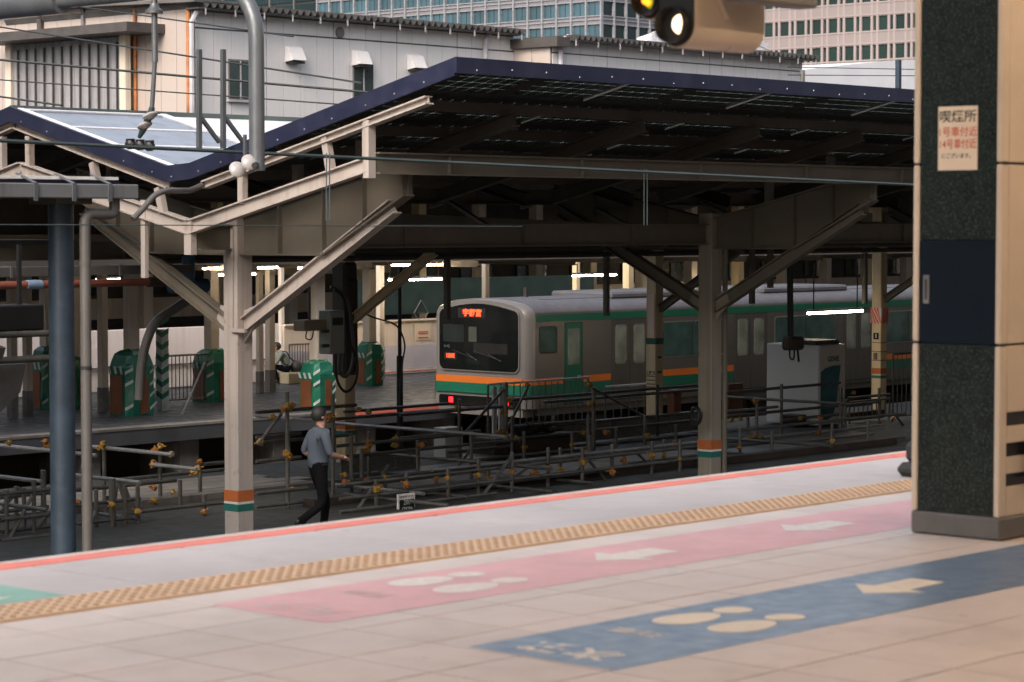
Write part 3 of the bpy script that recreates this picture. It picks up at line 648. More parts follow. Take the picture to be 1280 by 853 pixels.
b = MB(); b.box(XE, XE+.12, 21.60, 21.70, 2.14, 2.85); b.build('web_post', m_steel, ca)
yy = at(180, 300, X=XE+.05).y
b = MB(); b.box(XE+.03, XE+.09, yy-.045, yy+.045, .85, 1.9); b.build('drop_post', m_steel, ca)
# column frames
XC = [21.74, 32.03, 42.32, 52.6, 62.9]
for n, x in enumerate(XC):
    s = .14; dm = m_steel if n == 0 else m_steelm  # columns under the roof get a darker copy, shade put into the colour
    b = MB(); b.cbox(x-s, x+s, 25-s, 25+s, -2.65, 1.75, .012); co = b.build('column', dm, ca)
    for (z0, z1, mm) in ((-2.156, -2.005, m_orange), (-2.189, -2.157, m_white), (-2.287, -2.19, m_tealb)):
        b = MB(); b.box(x-s-.003, x+s+.003, 25-s-.003, 25+s+.003, z0, z1); b.build('colour_band', mm, co)
    # tapered plate girders
    for sgn in (-1, 1):
        Yf = lambda d: 25 + sgn*d
        tip = 3.25 if sgn < 0 else 3.4
        poly = [(Yf(s), 1.18), (Yf(1.75), 1.19), (Yf(tip), 1.95), (Yf(tip), 2.36), (Yf(s), 1.66)]
        b = MB(); b.prism(poly, 'x', x-.012, x+.012)
        b.bar((x, Yf(1.75), 1.18), (x, Yf(tip), 1.94), .2, .025); b.bar((x, Yf(s), 1.17), (x, Yf(1.75), 1.18), .2, .025); b.bar((x, Yf(s), 1.67), (x, Yf(tip), 2.37), .2, .025)
        for d in (.9, 1.75, 2.5, tip-.03): 
            zt = 1.66+(d-s)/(tip-s)*.7; zl = 1.19 if d <= 1.75 else 1.19+(d-1.75)/(tip-1.75)*.76
            b.bar((x, Yf(d), zl), (x, Yf(d), zt), .18, .016, (0, 1, 0))
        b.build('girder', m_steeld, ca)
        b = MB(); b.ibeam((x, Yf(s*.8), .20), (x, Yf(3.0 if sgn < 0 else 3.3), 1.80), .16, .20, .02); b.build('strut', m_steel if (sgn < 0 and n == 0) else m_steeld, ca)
        b = MB(); b.prism([(Yf(s), -.02), (Yf(s+.28), .30), (Yf(s+.2), .48), (Yf(s), .42)], 'x', x-.015, x+.015); b.build('gusset_plate', dm, ca)
    for d in (-2.4, -1.2, 1.4, 2.7):                               # short posts up to the roof
        b = MB(); b.bar((x, 25+d, 1.66+abs(d)*.21), (x, 25+d, pz(25+d)-.3), .11, .11); b.build('roof_post', m_steeld, ca)
for (y, z0, z1) in ((21.62, 2.19, 2.46), (25.0, 1.23, 1.57), (28.4, 1.9, 2.16), (31.4, 1.0, 1.3)):
    b = MB(); b.ibeam((XE+.13, y, (z0+z1)/2), (XR, y, (z0+z1)/2), .16, z1-z0, .022)
    for k in range(24): b.bar((XE+1.4+2.56*k, y, z0), (XE+1.4+2.56*k, y, z1), .13, .014, (1, 0, 0))
    b.build('longitudinal_beam', m_steeld, ca)
# conduit channel on the first column
b = MB(); p0 = at(290.5, 286, X=21.59); p1 = at(290.5, 413, X=21.59); b.bar(p0, p1, .05, .035); b.bar(p1, p1+Vector((0, -.27, 0)), .05, .05); b.build('conduit', m_steel, ca)
b = MB(); b.tube([(32.25, 24.86, -2.65), (32.25, 24.86, 1.2)], .045, 10); b.build('conduit', m_steeld, ca)
# tall slim hangers below the roof
for u, v0, v1, Y in ((559, 275, 400, 30.2), (758, 278, 395, 30.2), (963, 232, 360, 28), (1081, 285, 380, 30.2), (940, 290, 380, 29)):
    b = MB(); b.bar(at(u, v0, Y=Y), at(u, v1, Y=Y), .09, .09); b.build('hanger_post', m_steeld, ca)
# pipes and braces in the dark bay
for z, y, r in ((1.15, 28.6, .06), (1.0, 29.6, .045), (1.2, 30.2, .07), (1.3, 27.2, .05)):
    b = MB(); b.tube([(24, y, z), (80, y, z)], r, 8); b.build('service_pipe', m_inner, ca, smooth=True)
for k in range(9):
    b = MB(); x = 24+3.4*k; b.bar((x, 25.3, 1.35), (x+1.7, 28.3, 2.0), .06, .06); b.build('cross_brace', m_steeld, ca)
# second column row at the rear of the work platform
for n, x in enumerate((29.8, 38.42, 46.45, 54.6, 62.8)):
    s = .125
    b = MB(); b.cbox(x-s, x+s, 31.4-s, 31.4+s, -2.65, 2.2, .012); co = b.build('column', m_yellowc, ca)
    if n == 1:
        b = MB(); b.box(x-s-.003, x+s+.003, 31.4-s-.003, 31.4+s+.003, -.865, -.74); b.build('colour_band', m_tgreen, co)
        b = MB(); b.box(x-s-.004, x-s, 31.4-s+.02, 31.4+s-.02, -.735, .15); b.build('notice_board', m_beige, co)
        for y in (31.4-s+.02, 31.4+s-.035): b = MB(); b.box(x-s-.008, x-s-.004, y, y+.015, -.735, .15); b.build('red_rule', m_red, co)
        for z in (-1.52, -1.60, -1.68, -1.74): b = MB(); b.box(x-s-.006, x-s, 31.4-s+.01, 31.4+s-.01, z, z+.018); b.build('notice_line', m_ink, co)
        text_mesh('lettering', '上野方', .085, m_ink, ((0, -1, 0), (0, 0, 1), (-1, 0, 0), (x-s-.005, 31.4, -1.45)), co, bold=.002)
        for z in (-1.15, -1.45, -1.85): b = MB(); b.box(x-.06, x+.06, 31.4-s-.005, 31.4-s, z, z+.04); b.build('marking', m_inner, co)
    elif n == 2:
        b = MB(); b.box(x-s-.02, x+s+.02, 31.4-s-.02, 31.4+s+.02, -.68, -.33); sl = b.build('striped_sleeve', m_white, co)
        for k in range(6):
            for face in (0, 1):
                a0 = -s-.02+k*.085-.12; pl = []
                for (d, z) in ((a0, -.68), (a0+.05, -.68), (a0+.25, -.33), (a0+.20, -.33)): pl.append((max(-s-.02, min(s+.02, d)), z))
                if pl[1][0]-pl[0][0] + pl[2][0]-pl[3][0] < .02: continue
                b = MB(); b.prism([(c+(31.4 if face == 0 else x), z) for c, z in pl], 'x' if face == 0 else 'y', (x-s-.026 if face == 0 else 31.4-s-.026), (x-s-.021 if face == 0 else 31.4-s-.021)); b.build('red_stripe', m_inkr, sl)
        b = MB(); b.box(x-s-.006, x-s, 31.33, 31.47, -1.05, -.90); nb = b.build('number_plate', m_navy, co)
        text_mesh('number', '1', .13, m_white, ((0, -1, 0), (0, 0, 1), (-1, 0, 0), (x-s-.008, 31.4, -.975)), nb, bold=.004)
        for (z0, z1, mm) in ((-1.83, -1.70, m_orange), (-1.93, -1.87, m_tealb)):
            b = MB(); b.box(x-s-.003, x+s+.003, 31.4-s-.003, 31.4+s+.003, z0, z1); b.build('colour_band', mm, co)
        for z in (-1.13, -1.33, -1.53): b = MB(); b.box(x-s-.006, x+s+.006, 31.4-s-.006, 31.4+s+.006, z, z+.015); b.build('strap', m_inner, co)
        b = MB(); b.cbox(x-s-.06, x-s, 31.36, 31.44, -1.5, -1.35, .01); b.build('call_box', m_plinth, co)
    else:
        for (z0, z1, mm) in ((-2.05, -1.9, m_orange), (-2.16, -2.08, m_tealb)):
            b = MB(); b.box(x-s-.003, x+s+.003, 31.4-s-.003, 31.4+s+.003, z0, z1); b.build('colour_band', mm, co)
    b = MB(); b.ibeam((x, 31.4-s, -.15), (x, 29.2, 1.1), .13, .15, .018); b.build('strut', m_yellowc if n == 0 else m_steeld, ca)
    b = MB(); b.bar((x, 25.2, 1.45), (x, 33.8, 1.75), .14, .26); b.build('cross_beam', m_steeld, ca)
    if n == 0:
        b = MB(); b.cbox(x-.17, x+.17, 31.23, 31.6, -1.1, .9, .05); b.build('lagging_box', m_inner, ca)
        b = MB(); b.cbox(x-.12, x+.10, 31.17, 31.22, -1.0, .6, .03); b.build('lagging_cover', m_brown, ca)

# ================================================================== TRAIN
T0, TY, HW = 40.1, 37.9, 1.475
tr = thing('commuter_train', (T0, TY, -3.75), 'silver commuter train with orange and green bands, black windscreen and red tail lamp', 'train')
sec = [(-1.0, -2.56), (-1.0, -.56), (-.985, -.42), (-.93, -.32), (-.80, -.235), (-.55, -.165), (-.25, -.125), (0, -.115)]
full = [(a, z) for a, z in sec] + [(-a, z) for a, z in sec[-2::-1]]
def car(x0, x1, nose, name):
    st = ([(x0, .925, .985), (x0+.04, .955, .99), (x0+.12, .985, 1.0), (x0+.28, 1.0, 1.0)] if nose else [(x0, 1, 1)]) + [(x1, 1, 1)]
    bb = MB(); n = len(full); vs = []; fs = []
    for x, s, t in st:
        for a, z in full: vs.append((x + (.04*abs(a)**3 if nose and s < 1 else 0), TY+a*HW*s, -2.56+(z+2.56)*t if True else z))
    for i in range(len(st)-1):
        for k in range(n): fs.append((i*n+k, i*n+(k+1) % n, (i+1)*n+(k+1) % n, (i+1)*n+k))
    fs += [tuple(range(n))[::-1], tuple((len(st)-1)*n+k for k in range(n))]
    bb.add(vs, fs)
    for i, f in enumerate(bb.f):
        zm = sum(bb.v[k].z for k in f)/len(f); xm = sum(bb.v[k].x for k in f)/len(f)
        bb.m[i] = 1 if (zm > -.40 and xm > x0+1) else (2 if nose and xm < x0+.27 else 0)
    return bb.build(name, [m_silver, m_troof, m_frp], tr, smooth=True)
body = car(T0, T0+19.6, True, 'car_body'); body2 = car(T0+20.1, T0+39.6, False, 'car_body')
b = MB(); b.box(T0+19.55, T0+20.15, TY-1.0, TY+1.0, -2.4, -.5); b.build('gangway', m_dark, tr)
SY = TY-HW
def side(name, x0, x1, z0, z1, mat, proud=.004, par=body, r=0):
    bb = MB()
    if r:
        pl = []
        for cx, cz, a0 in ((x1-r, z1-r, 0), (x0+r, z1-r, 90), (x0+r, z0+r, 180), (x1-r, z0+r, 270)):
            for k in range(5): t = R(a0+90*k/4); pl.append((cx+r*math.cos(t), cz+r*math.sin(t)))
        bb.prism(pl, 'y', SY-proud, SY+.02)
    else: bb.box(x0, x1, SY-proud, SY+.02, z0, z1)
    return bb.build(name, mat, par)
doors = [43.66+4.63*k for k in range(4)]
side('cantrail_band', T0+.28, T0+19.5, -.62, -.465, m_tgreen, .004)
segs = [(T0+.3, 41.33), (42.02, doors[0]-.68)] + [(doors[k]+.68, (doors[k+1]-.68) if k < 3 else T0+19.5) for k in range(4)]
for a, c in segs:
    side('orange_band', a, c, -2.03, -1.88, m_torange); side('green_band', a, c, -2.26, -2.033, m_tgreen)
w1 = side('cab_window', 40.50, 41.10, -1.33, -.72, m_dark, .006, r=.07); side('pane', 40.53, 41.07, -1.30, -.75, m_glassw, .010, w1, .05)
cdr = side('cab_door', 41.36, 41.98, -2.50, -.66, m_dark, .003); side('leaf', 41.39, 41.95, -2.48, -.68, m_tgreen, .008, cdr); side('pane', 41.47, 41.87, -1.62, -.80, m_glassd, .012, cdr)
side('handle', 41.80, 41.92, -1.90, -1.87, m_steelp, .03, cdr)
for x in doors:
    d = side('passenger_door', x-.67, x+.67, -2.50, -.64, m_dark, .002)
    for s in (-1, 1):
        side('leaf', x+(.012 if s > 0 else -.65), x+(.65 if s > 0 else -.012), -2.48, -.66, m_silver, .007, d)
        side('window_seal', x+s*.33-.21, x+s*.33+.21, -1.68, -.76, m_steelp, .009, d, .09); side('pane', x+s*.33-.185, x+s*.33+.185, -1.655, -.785, m_glassd, .012, d, .08)
for k in range(3):
    x0, x1 = doors[k]+.98, doors[k+1]-1.0
    ws = side('side_window', x0, x1, -1.60, -.74, m_steelp, .004, r=.09); side('pane', x0+.03, x1-.03, -1.57, -.77, m_glassw, .008, ws, .08)
    b = MB(); xm = (x0+x1)/2; b.box(xm-.02, xm+.02, SY-.011, SY, -1.57, -.77); b.build('mullion', m_dark, ws)
b = MB(); b.box(T0+.285, T0+.29, SY-.003, SY+.02, -2.5, -.46); b.build('body_seam', m_dark, body)
# front: windscreen mask, displays, bands, lamps
def rrect(y0, y1, z0, z1, r, bow=0, n=6):
    pl = []
    for cy, cz, a0 in ((y1-r, z1-r, 0), (y0+r, z1-r, 90), (y0+r, z0+r, 180), (y1-r, z0+r, 270)):
        for k in range(n): t = R(a0+90*k/(n-1)); pl.append((cy+r*math.cos(t), cz+r*math.sin(t)))
        if a0 == 0 and bow:
            for k in range(1, 9):
                q = k/9; pl.append((y1-r+(y0+r-y1+r)*q, z1+bow*math.sin(math.pi*q)))
    return pl
def front(name, poly, mat, x0, x1=None, par=None):
    bb = MB(); bb.prism(poly, 'x', x0, x1 if x1 else T0+.03); return bb.build(name, mat, par or tr)
ws = front('windscreen', rrect(TY-1.22, TY+1.22, -1.74, -.37, .16, .14), m_glassb, T0-.012)
b = MB(); b.prism(rrect(TY-1.25, TY+1.25, -1.77, -.34, .17, .145), 'x', T0-.004, T0+.025); b.build('windscreen_seal', m_frp, ws)
for (z0, z1, mm, nm) in ((-2.03, -1.88, m_torange, 'orange_band'), (-2.26, -2.033, m_tgreen, 'green_band')):
    front(nm, [(TY-1.345, z0), (TY+1.345, z0), (TY+1.345, z1), (TY-1.345, z1)], mm, T0-.004)
    for sg_ in (-1, 1):
        b = MB(); pts2 = [(T0-.003, 1.35), (T0+.045, 1.395), (T0+.12, 1.445), (T0+.285, 1.472)]
        vs = [(x, TY+sg_*(y+.006), z) for x, y in pts2 for z in (z0, z1)]
        b.add(vs, [(0, 2, 3, 1), (2, 4, 5, 3), (4, 6, 7, 5)]); b.build(nm, mm, body)
lm = front('lamp_panel', rrect(TY-1.24, TY+1.24, -2.545, -2.33, .05), m_glassb, T0-.006)
for s, mm in ((1, m_tail), (-1, m_plinth)):
    b = MB(); b.cbox(T0-.014, T0, TY+s*.86-.065, TY+s*.86+.065, -2.50, -2.375, .012); b.build('tail_lamp', m_tail if s > 0 else m_tail, lm)
led = front('destination_display', rrect(TY-.22, TY+.63, -.56, -.34, .02), m_black, T0-.016, par=ws)
text_mesh('led_text', '宇都宮', .17, m_led, ((0, -1, 0), (0, 0, 1), (-1, 0, 0), (T0-.022, TY+.18, -.455)), led, bold=.006, sx=1.15)
led2 = front('number_display', rrect(TY+.68, TY+1.06, -1.52, -1.36, .01), m_black, T0-.016, par=ws)
text_mesh('led_text', '1580E', .13, m_led, ((0, -1, 0), (0, 0, 1), (-1, 0, 0), (T0-.022, TY+.87, -1.44)), led2, bold=.003, sx=.85)
text_mesh('set_number', 'U-42', .09, m_steelp, ((0, -1, 0), (0, 0, 1), (-1, 0, 0), (T0-.0145, TY+.98, -1.22)), ws)
for y0, y1 in ((.35, .02), (-.30, -.72)):
    b = MB(); b.tube([(T0-.02, TY+y0, -1.36), (T0-.03, TY+y1, -1.52)], .008, 6); b.tube([(T0-.02, TY+y0+.45, -1.30), (T0-.03, TY+y1, -1.50)], .006, 6); b.build('wiper', m_dark, ws)
b = MB(); b.cbox(T0-.0135, T0-.011, TY+.05, TY+.30, -1.10, -.76, .0008); b.build('cab_rear_window', MAT('cab back glass', (.05, .058, .047), .4, spec=.2), ws)
b = MB(); b.cbox(T0-.0135, T0-.011, TY+.45, TY+1.1, -1.12, -.72, .0008); b.build('sun_blind', MAT('cab blind', (.012, .016, .015), .5, spec=.2), ws)
b = MB(); b.cbox(T0-.0135, T0-.011, TY-.9, TY+.15, -1.36, -1.12, .0008); b.build('cab_desk', MAT('cab desk', (.012, .012, .011), .6, spec=.2), ws)
b = MB(); b.box(T0+.05, T0+.4, TY-1.3, TY+1.3, -2.75, -2.58); b.build('front_skirt', m_frp, tr)
b = MB(); b.box(T0+.4, T0+19.4, SY+.02, TY+HW-.02, -2.72, -2.565); b.build('sill', m_silver, tr)
for x0, x1 in ((46.5, 48.4), (48.8, 50.3), (50.6, 53.0)): b = MB(); b.cbox(x0, x1, TY-1.3, TY+1.3, -3.35, -2.73, .03); b.build('underfloor_box', m_under, tr)
for xb in (43.0, 56.8, 63.0):
    b = MB(); b.cbox(xb-1.5, xb+1.5, TY-1.1, TY-.95, -3.35, -3.05, .03); b.cbox(xb-1.5, xb+1.5, TY+.95, TY+1.1, -3.35, -3.05, .03); b.box(xb-.25, xb+.25, TY-1.1, TY+1.1, -3.3, -2.75); bg_ = b.build('bogie', m_under, tr)
    for dx in (-1.05, 1.05):
        for s in (-1, 1): b = MB(); b.lathe([(.43, -.06), (.43, .06), (.30, .065)], (xb+dx, TY+s*.56, -3.31), 18, (0, s, 0)); b.build('wheel', m_under, bg_)
for x0, x1 in ((43.6, 47.2), (49.5, 53.2)):
    b = MB(); b.cbox(x0, x1, TY-.95, TY+.95, -.20, -.03, .05); b.build('air_conditioner', m_troof, tr)
for s in (-.75, .75): b = MB(); b.box(T0+1.2, T0+19.4, TY+s-.02, TY+s+.02, -.24, -.15); b.build('roof_rib', m_troof, tr)
b = MB(); b.box(T0+1.55, T0+1.62, TY-.05, TY+.05, -.12, .10); b.build('antenna', m_dark, tr)

# ================================================================== FAR PLATFORM: canopy, columns, lamps, guards, walls
cb = thing('far_canopy', (45, 45, -2.65), 'dark low canopy over the far platform behind the train', 'canopy')
b = MB(); b.box(14, 128, 39.9, 46.6, 1.02, 1.12); b.build('roof_sheet', m_roofu, cb)
b = MB(); b.box(14, 128, 39.75, 39.89, .70, 1.2); b.build('eave_board', m_inner, cb)
for y in (41.5, 44.2, 46.4): b = MB(); b.ibeam((14, y, .86), (128, y, .86), .18, .28); b.build('beam', m_steeld, cb)
for k in range(22): x = 22+3.6*k; b = MB(); b.ibeam((x, 41.2, .60), (x, 46.6, .60), .14, .2); b.build('cross_beam', m_steeld, cb)
def fcol(u, v, wpx, mat, tall=.7):
    p = at(u, v, Z=-2.65); s = wpx/2/(1.41*3060/(p.x*FW.x+p.y*FW.y))
    b = MB(); b.cbox(p.x-s, p.x+s, p.y-s, p.y+s, -2.65, .75, .01); o = b.build('column', mat, cb)
    b = MB(); b.box(p.x-s-.004, p.x+s+.004, p.y-s-.004, p.y+s+.004, -2.64, -2.1); b.build('dark_dado', m_plat, o)
    return p
for u, v, wp, mm in ((129, 515, 14, m_creamc), (325, 492, 10, m_creamc), (338, 490, 13, m_creamc), (352, 470, 8, m_creamc), (16, 522, 14, m_creamc), (462, 470, 14, m_creamc), (475, 473, 12, m_creamc),
                    (607, 468, 10, m_creamc), (720, 452, 10, m_yellowc), (785, 452, 14, m_yellowc), (300, 470, 8, m_creamc), (400, 468, 9, m_creamc), (35, 520, 13, m_creamc)):
    fcol(u, v, wp, mm)
def guard(u, v, sz, h, label):
    p = at(u, v, Z=-2.65); s = sz/2; c = s*.32
    t = thing('column_guard', (p.x, p.y, -2.65), label, 'column guard', 'green column guards on the far platform')
    ring = [(-s, -s+c), (-s+c, -s), (s-c, -s), (s, -s+c), (s, s-c), (s-c, s), (-s+c, s), (-s, s-c)]
    b = MB(); hs = h*.76; vs = []
    rows = [(1.0, 0), (1.04, hs*.3), (1.0, hs*.65), (1.03, hs*.96), (.96, hs*1.06), (.80, h*.93), (.55, h*.985), (.34, h)]
    for q, z in rows:
        for k, (i, j) in enumerate(ring): e = 1+random.uniform(-.035, .035); vs.append((p.x+i*q*e, p.y+j*q*e, -2.65+z+(random.uniform(-.03, .03) if z > hs*.5 else 0)))
    fs = [(8*i+k, 8*i+(k+1) % 8, 8*(i+1)+(k+1) % 8, 8*(i+1)+k) for i in range(len(rows)-1) for k in range(8)] + [tuple(8*(len(rows)-1)+k for k in range(8))]
    b.add(vs, fs); b.build('cover_sheet', m_guard, t, smooth=False)
    b = MB(); b.box(p.x-s*1.05-.012, p.x-s*1.05, p.y-s*.5, p.y+s*.55, -2.60, -2.65+hs*.80); b.build('side_panel', m_guardo, t)
    b = MB(); b.box(p.x-s*.25, p.x+s*.3, p.y-s*1.05-.012, p.y-s*1.05, -2.60, -2.65+hs*.80); b.build('side_panel', m_guardo, t)
    for k in range(4):
        z = -2.5+k*hs*.24+random.uniform(-.03, .03); x0 = p.x+s*.42
        bb = MB(); bb.prism([(x0, z), (x0+s*.45, z+.13), (x0+s*.45, z+.19), (x0, z+.06)], 'y', p.y-s*1.06-.008, p.y-s*1.06); bb.build('stripe', m_stripe, t)
        if k != 1:
            q0 = Vector((p.x-s*1.04, p.y-s*1.04+c, z)); q1 = Vector((p.x-s*1.04+c, p.y-s*1.04, z+.1)); n_ = Vector((-.006, -.006, 0))
            bb = MB(); bb.add([q0+n_, q1+n_, q1+n_+Vector((0, 0, .07)), q0+n_+Vector((0, 0, .07))], [(0, 1, 2, 3)]); bb.build('stripe', m_stripe, t)
    for k in range(3):
        y = p.y-s*.55+k*s*.5; bb = MB(); bb.prism([(y, -2.65+hs*.84), (y+.07, -2.65+hs*.84), (y+.12, -2.65+hs*.99), (y+.05, -2.65+hs*.99)], 'x', p.x-s*1.06-.006, p.x-s*1.06); bb.build('stripe', m_stripe, t)
    b = MB(); b.cbox(p.x-.13, p.x+.13, p.y-.13, p.y+.13, -2.66+h, .75, .01); b.build('column', m_creamc, t)
guard(165, 519, .80, 1.45, 'green guard with brown panels beside the black bar fence'); guard(265, 502, .74, 1.25, 'green guard partly hidden behind the pinkish front column')
guard(397, 513, .66, 1.15, 'green guard with brown panel right of the crouching person'); guard(462, 482, .60, 1.15, 'narrow green guard beside the dark lagged column')
guard(60, 512, .6, 1.45, 'green guard with orange panel behind the blue grey post'); guard(93, 510, .5, 1.2, 'small green guard between the blue post and drain pipe')
def tubelamp(p, L, label, hang=.25, mat=m_tubel, along='x'):
    t = thing('fluorescent_lamp', p, label, 'lamp', 'lit fluorescent lamps under the canopies')
    dx, dy = (L, 0) if along == 'x' else (0, L)
    q = Vector(p)+Vector((dx, dy, 0))
    b = MB(); b.tube([p, q], .024, 10); b.build('tube', mat, t, smooth=True)
    b = MB(); b.bar(Vector(p)+Vector((0, 0, .055)), q+Vector((0, 0, .055)), .07, .05); b.build('casing', m_casing, t)
    b = MB()
    for f in (.1, .9): c = Vector(p).lerp(q, f); b.bar(c+Vector((0, 0, .08)), c+Vector((0, 0, .08+hang)), .02, .02)
    b.build('hanger', m_dark, t)
def lampuv(u0, u1, v, Y, label, **k):
    p = at(u0, v, Y=Y); q = at(u1, v, Y=Y); tubelamp(p, q.x-p.x, label, **k)
lampuv(490, 563, 332, 42.5, 'longest lit tube lamp left of the train'); lampuv(512, 552, 350, 47.0, 'lit tube lamp below the longest one'); lampuv(486, 500, 350.5, 47.0, 'short lit lamp just left of the dark pole')
lampuv(716, 770, 345, 44.0, 'lit tube lamp above the train roof'); lampuv(254, 283, 336, 42.5, 'upper lit lamp left of the front column'); lampuv(268, 283, 344, 46, 'short lower lit lamp left of the front column')
lampuv(322, 347, 335, 43, 'lit lamp just right of the front column'); lampuv(314, 322, 343, 46, 'tiny lit lamp against the front column'); lampuv(373, 392, 335.5, 43, 'short lit lamp behind the big diagonal strut')
lampuv(1010, 1078, 392, 31.0, 'lit tube lamp in front of the train beside the striped column', hang=1.0)
lampuv(800, 812, 336, 60, 'far small lit lamp right of the train roof lamp'); lampuv(575, 590, 353, 60, 'far faint lit lamp above the train front')
lampuv(120, 150, 350, 56, 'far lit lamp behind the pale left columns'); lampuv(890, 930, 362, 60, 'far lit lamp behind the second front column'); lampuv(1005, 1031, 360, 56, 'far lit lamp above the white cabinet')
# walls
hw = thing('hoarding_wall', (38, 48.5, -2.65), 'white construction hoarding along the back of the far platform', 'hoarding')
for k in range(14):
    x = 17+1.9*k
    b = MB(); b.cbox(x+.004, x+1.896, 48.5, 48.56, -2.60, -1.08, .008); b.build('panel', m_hoard, hw)
b = MB(); b.box(17, 43.6, 48.44, 48.49, -2.03, -2.0); b.build('rail', m_plinth, hw)
lw = thing('two_tone_wall', (55, 48.5, -2.65), 'cream over lavender wall left of the train front', 'wall')
for k in range(14):
    x = 43.8+2.4*k
    b = MB(); b.cbox(x+.004, x+2.396, 48.52, 48.6, -1.83, -1.17, .006); b.build('upper_panel', m_hoardc, lw)
    b = MB(); b.cbox(x+.004, x+2.396, 48.49, 48.6, -2.5, -1.835, .006); b.build('lower_panel', m_hoardl, lw)
b = MB(); b.box(43.8, 77, 48.45, 48.6, -2.62, -2.51); b.build('skirting', m_white, lw); b = MB(); b.box(43.8, 77, 48.44, 48.5, -2.575, -2.55); b.build('red_line', m_red, lw)
b = MB(); b.box(43.8, 77, 48.46, 48.62, -1.165, -1.12); b.build('coping', m_hoardc, lw)
pn = at(529, 418, Y=48.5); b = MB(); b.box(pn.x-.3, pn.x+.3, 48.505, 48.515, -1.72, -1.25); pw = b.build('wall_notice', m_beige, lw)
for z in (-1.5, -1.55, -1.66): b = MB(); b.box(pn.x-.2, pn.x+.2, 48.498, 48.504, z, z+.03); b.build('notice_text', m_inkr, pw)
sb = thing('station_building', (70, 62, -2.65), 'dark station building wall behind the far platforms', 'building')
b = MB(); b.box(22, 135, 63, 64, -4, 3.2); b.build('wall', m_inner, sb)
b = MB(); b.box(22, 135, 62.85, 62.99, -1.52, -.86); b.build('cream_band', m_hoardc, sb); b = MB(); b.box(22, 135, 62.7, 62.98, -1.75, -1.55); b.build('dark_beam', m_dark, sb)
for k in range(26):
    x = 40+3.1*k; b = MB(); b.cbox(x, x+.38, 61.2, 61.6, -2.65, 2.7, .02); b.build('column', m_yellowc if k % 3 == 1 else m_creamc, sb)
    b = MB(); b.box(x+.8, x+2.5, 62.9, 62.99, -.75, -.05); wn = b.build('window', m_win, sb); b = MB(); b.box(x+1.62, x+1.68, 62.86, 62.9, -.75, -.05); b.build('mullion', m_creamc, wn)
b = MB(); b.box(24, 135, 52.5, 63, 2.7, 2.85); b.build('roof', m_roofu, sb); b = MB(); b.box(24, 135, 61.3, 61.5, .92, 1.22); b.build('beam', m_steeld, sb)  # roof carried forward, out of view, to shade the wall
b = MB(); b.box(52, 60, 60.9, 61.0, -.15, .25); b.build('sign_box', m_yellowc, sb)
dp = at(526, 391, Y=52); b = MB(); b.box(dp.x-3, dp.x+8, 52, 52.06, -1.15, -.1); hs = tag(b.build('hanging_sign', m_shelf), 'dark green sign panel with a white diamond left of the train', 'sign')
b = MB(); d_ = .30
for s in (1, .62): pass
for (y0, z0), (y1, z1) in zip([(-d_, 0), (0, d_*1.25), (d_, 0), (0, -d_*1.25)], [(0, d_*1.25), (d_, 0), (0, -d_*1.25), (-d_, 0)]):
    b.bar((dp.x+y0, 51.99, dp.z+z0), (dp.x+y1, 51.99, dp.z+z1), .012, .05, (0, 1, 0))
b.bar((dp.x-.14, 51.99, dp.z), (dp.x+.14, 51.99, dp.z), .012, .05, (0, 1, 0)); b.build('diamond_mark', m_pvc, hs)
def barfence(name, p, L, h, n, label, along='x', mat=m_scaf, top=None, zb=-2.65, r=.012):
    t = thing(name, p, label, 'fence'); d = Vector((1, 0, 0)) if along == 'x' else Vector((0, 1, 0)); p = Vector((p[0], p[1], zb)); u = Vector((0, 0, 1))
    b = MB(); b.tube([p+u*h, p+u*h+d*L], .024, 8); b.build('top_rail', top or mat, t, smooth=True)
    b = MB(); b.tube([p+u*.12, p+u*.12+d*L], .02, 8); b.build('bottom_rail', mat, t, smooth=True)
    for k in range(n+1):
        e = k in (0, n); q = p+d*(L*k/n); b = MB(); b.tube([q+u*(.0 if e else .12), q+u*h], .024 if e else r, 6); b.build('end_post' if e else 'bar', mat, t)
    return t
f0 = at(196, 508, Z=-2.65); f1 = at(262, 500, Y=f0.y)
barfence('bar_fence', f0, f1.x-f0.x, 1.15, 14, 'black bar fence between two green column guards')
f0 = at(362, 478, Z=-2.65); f1 = at(392, 478, Y=f0.y); barfence('bar_fence', f0, f1.x-f0.x, 1.0, 9, 'grey bar fence behind the crouching person')
p0 = at(203, 455, Y=43.2); b = MB(); b.box(p0.x-.1, p0.x+.1, 43.1, 43.3, -2.65, at(205, 412, Y=43.2).z); so = tag(b.build('striped_post', m_stripe), 'green and white striped post beside the bar fence', 'post')
for k in range(7): b = MB(); z = -2.4+.28*k; b.prism([(43.1, z), (43.3, z+.1), (43.3, z+.22), (43.1, z+.12)], 'x', p0.x-.106, p0.x-.1005); b.prism([(p0.x-.1, z), (p0.x+.1, z+.1), (p0.x+.1, z+.22), (p0.x-.1, z+.12)], 'y', 43.094, 43.0995); b.build('stripe', m_guard, so)
# leaning white prop by the black fence
b = MB(); b.tube([at(227, 520, Z=-2.65), at(256, 453, Y=41.5)], .025, 8); tag(b.build('leaning_prop', m_scafl), 'thin pale prop leaning by the bar fence', 'prop')

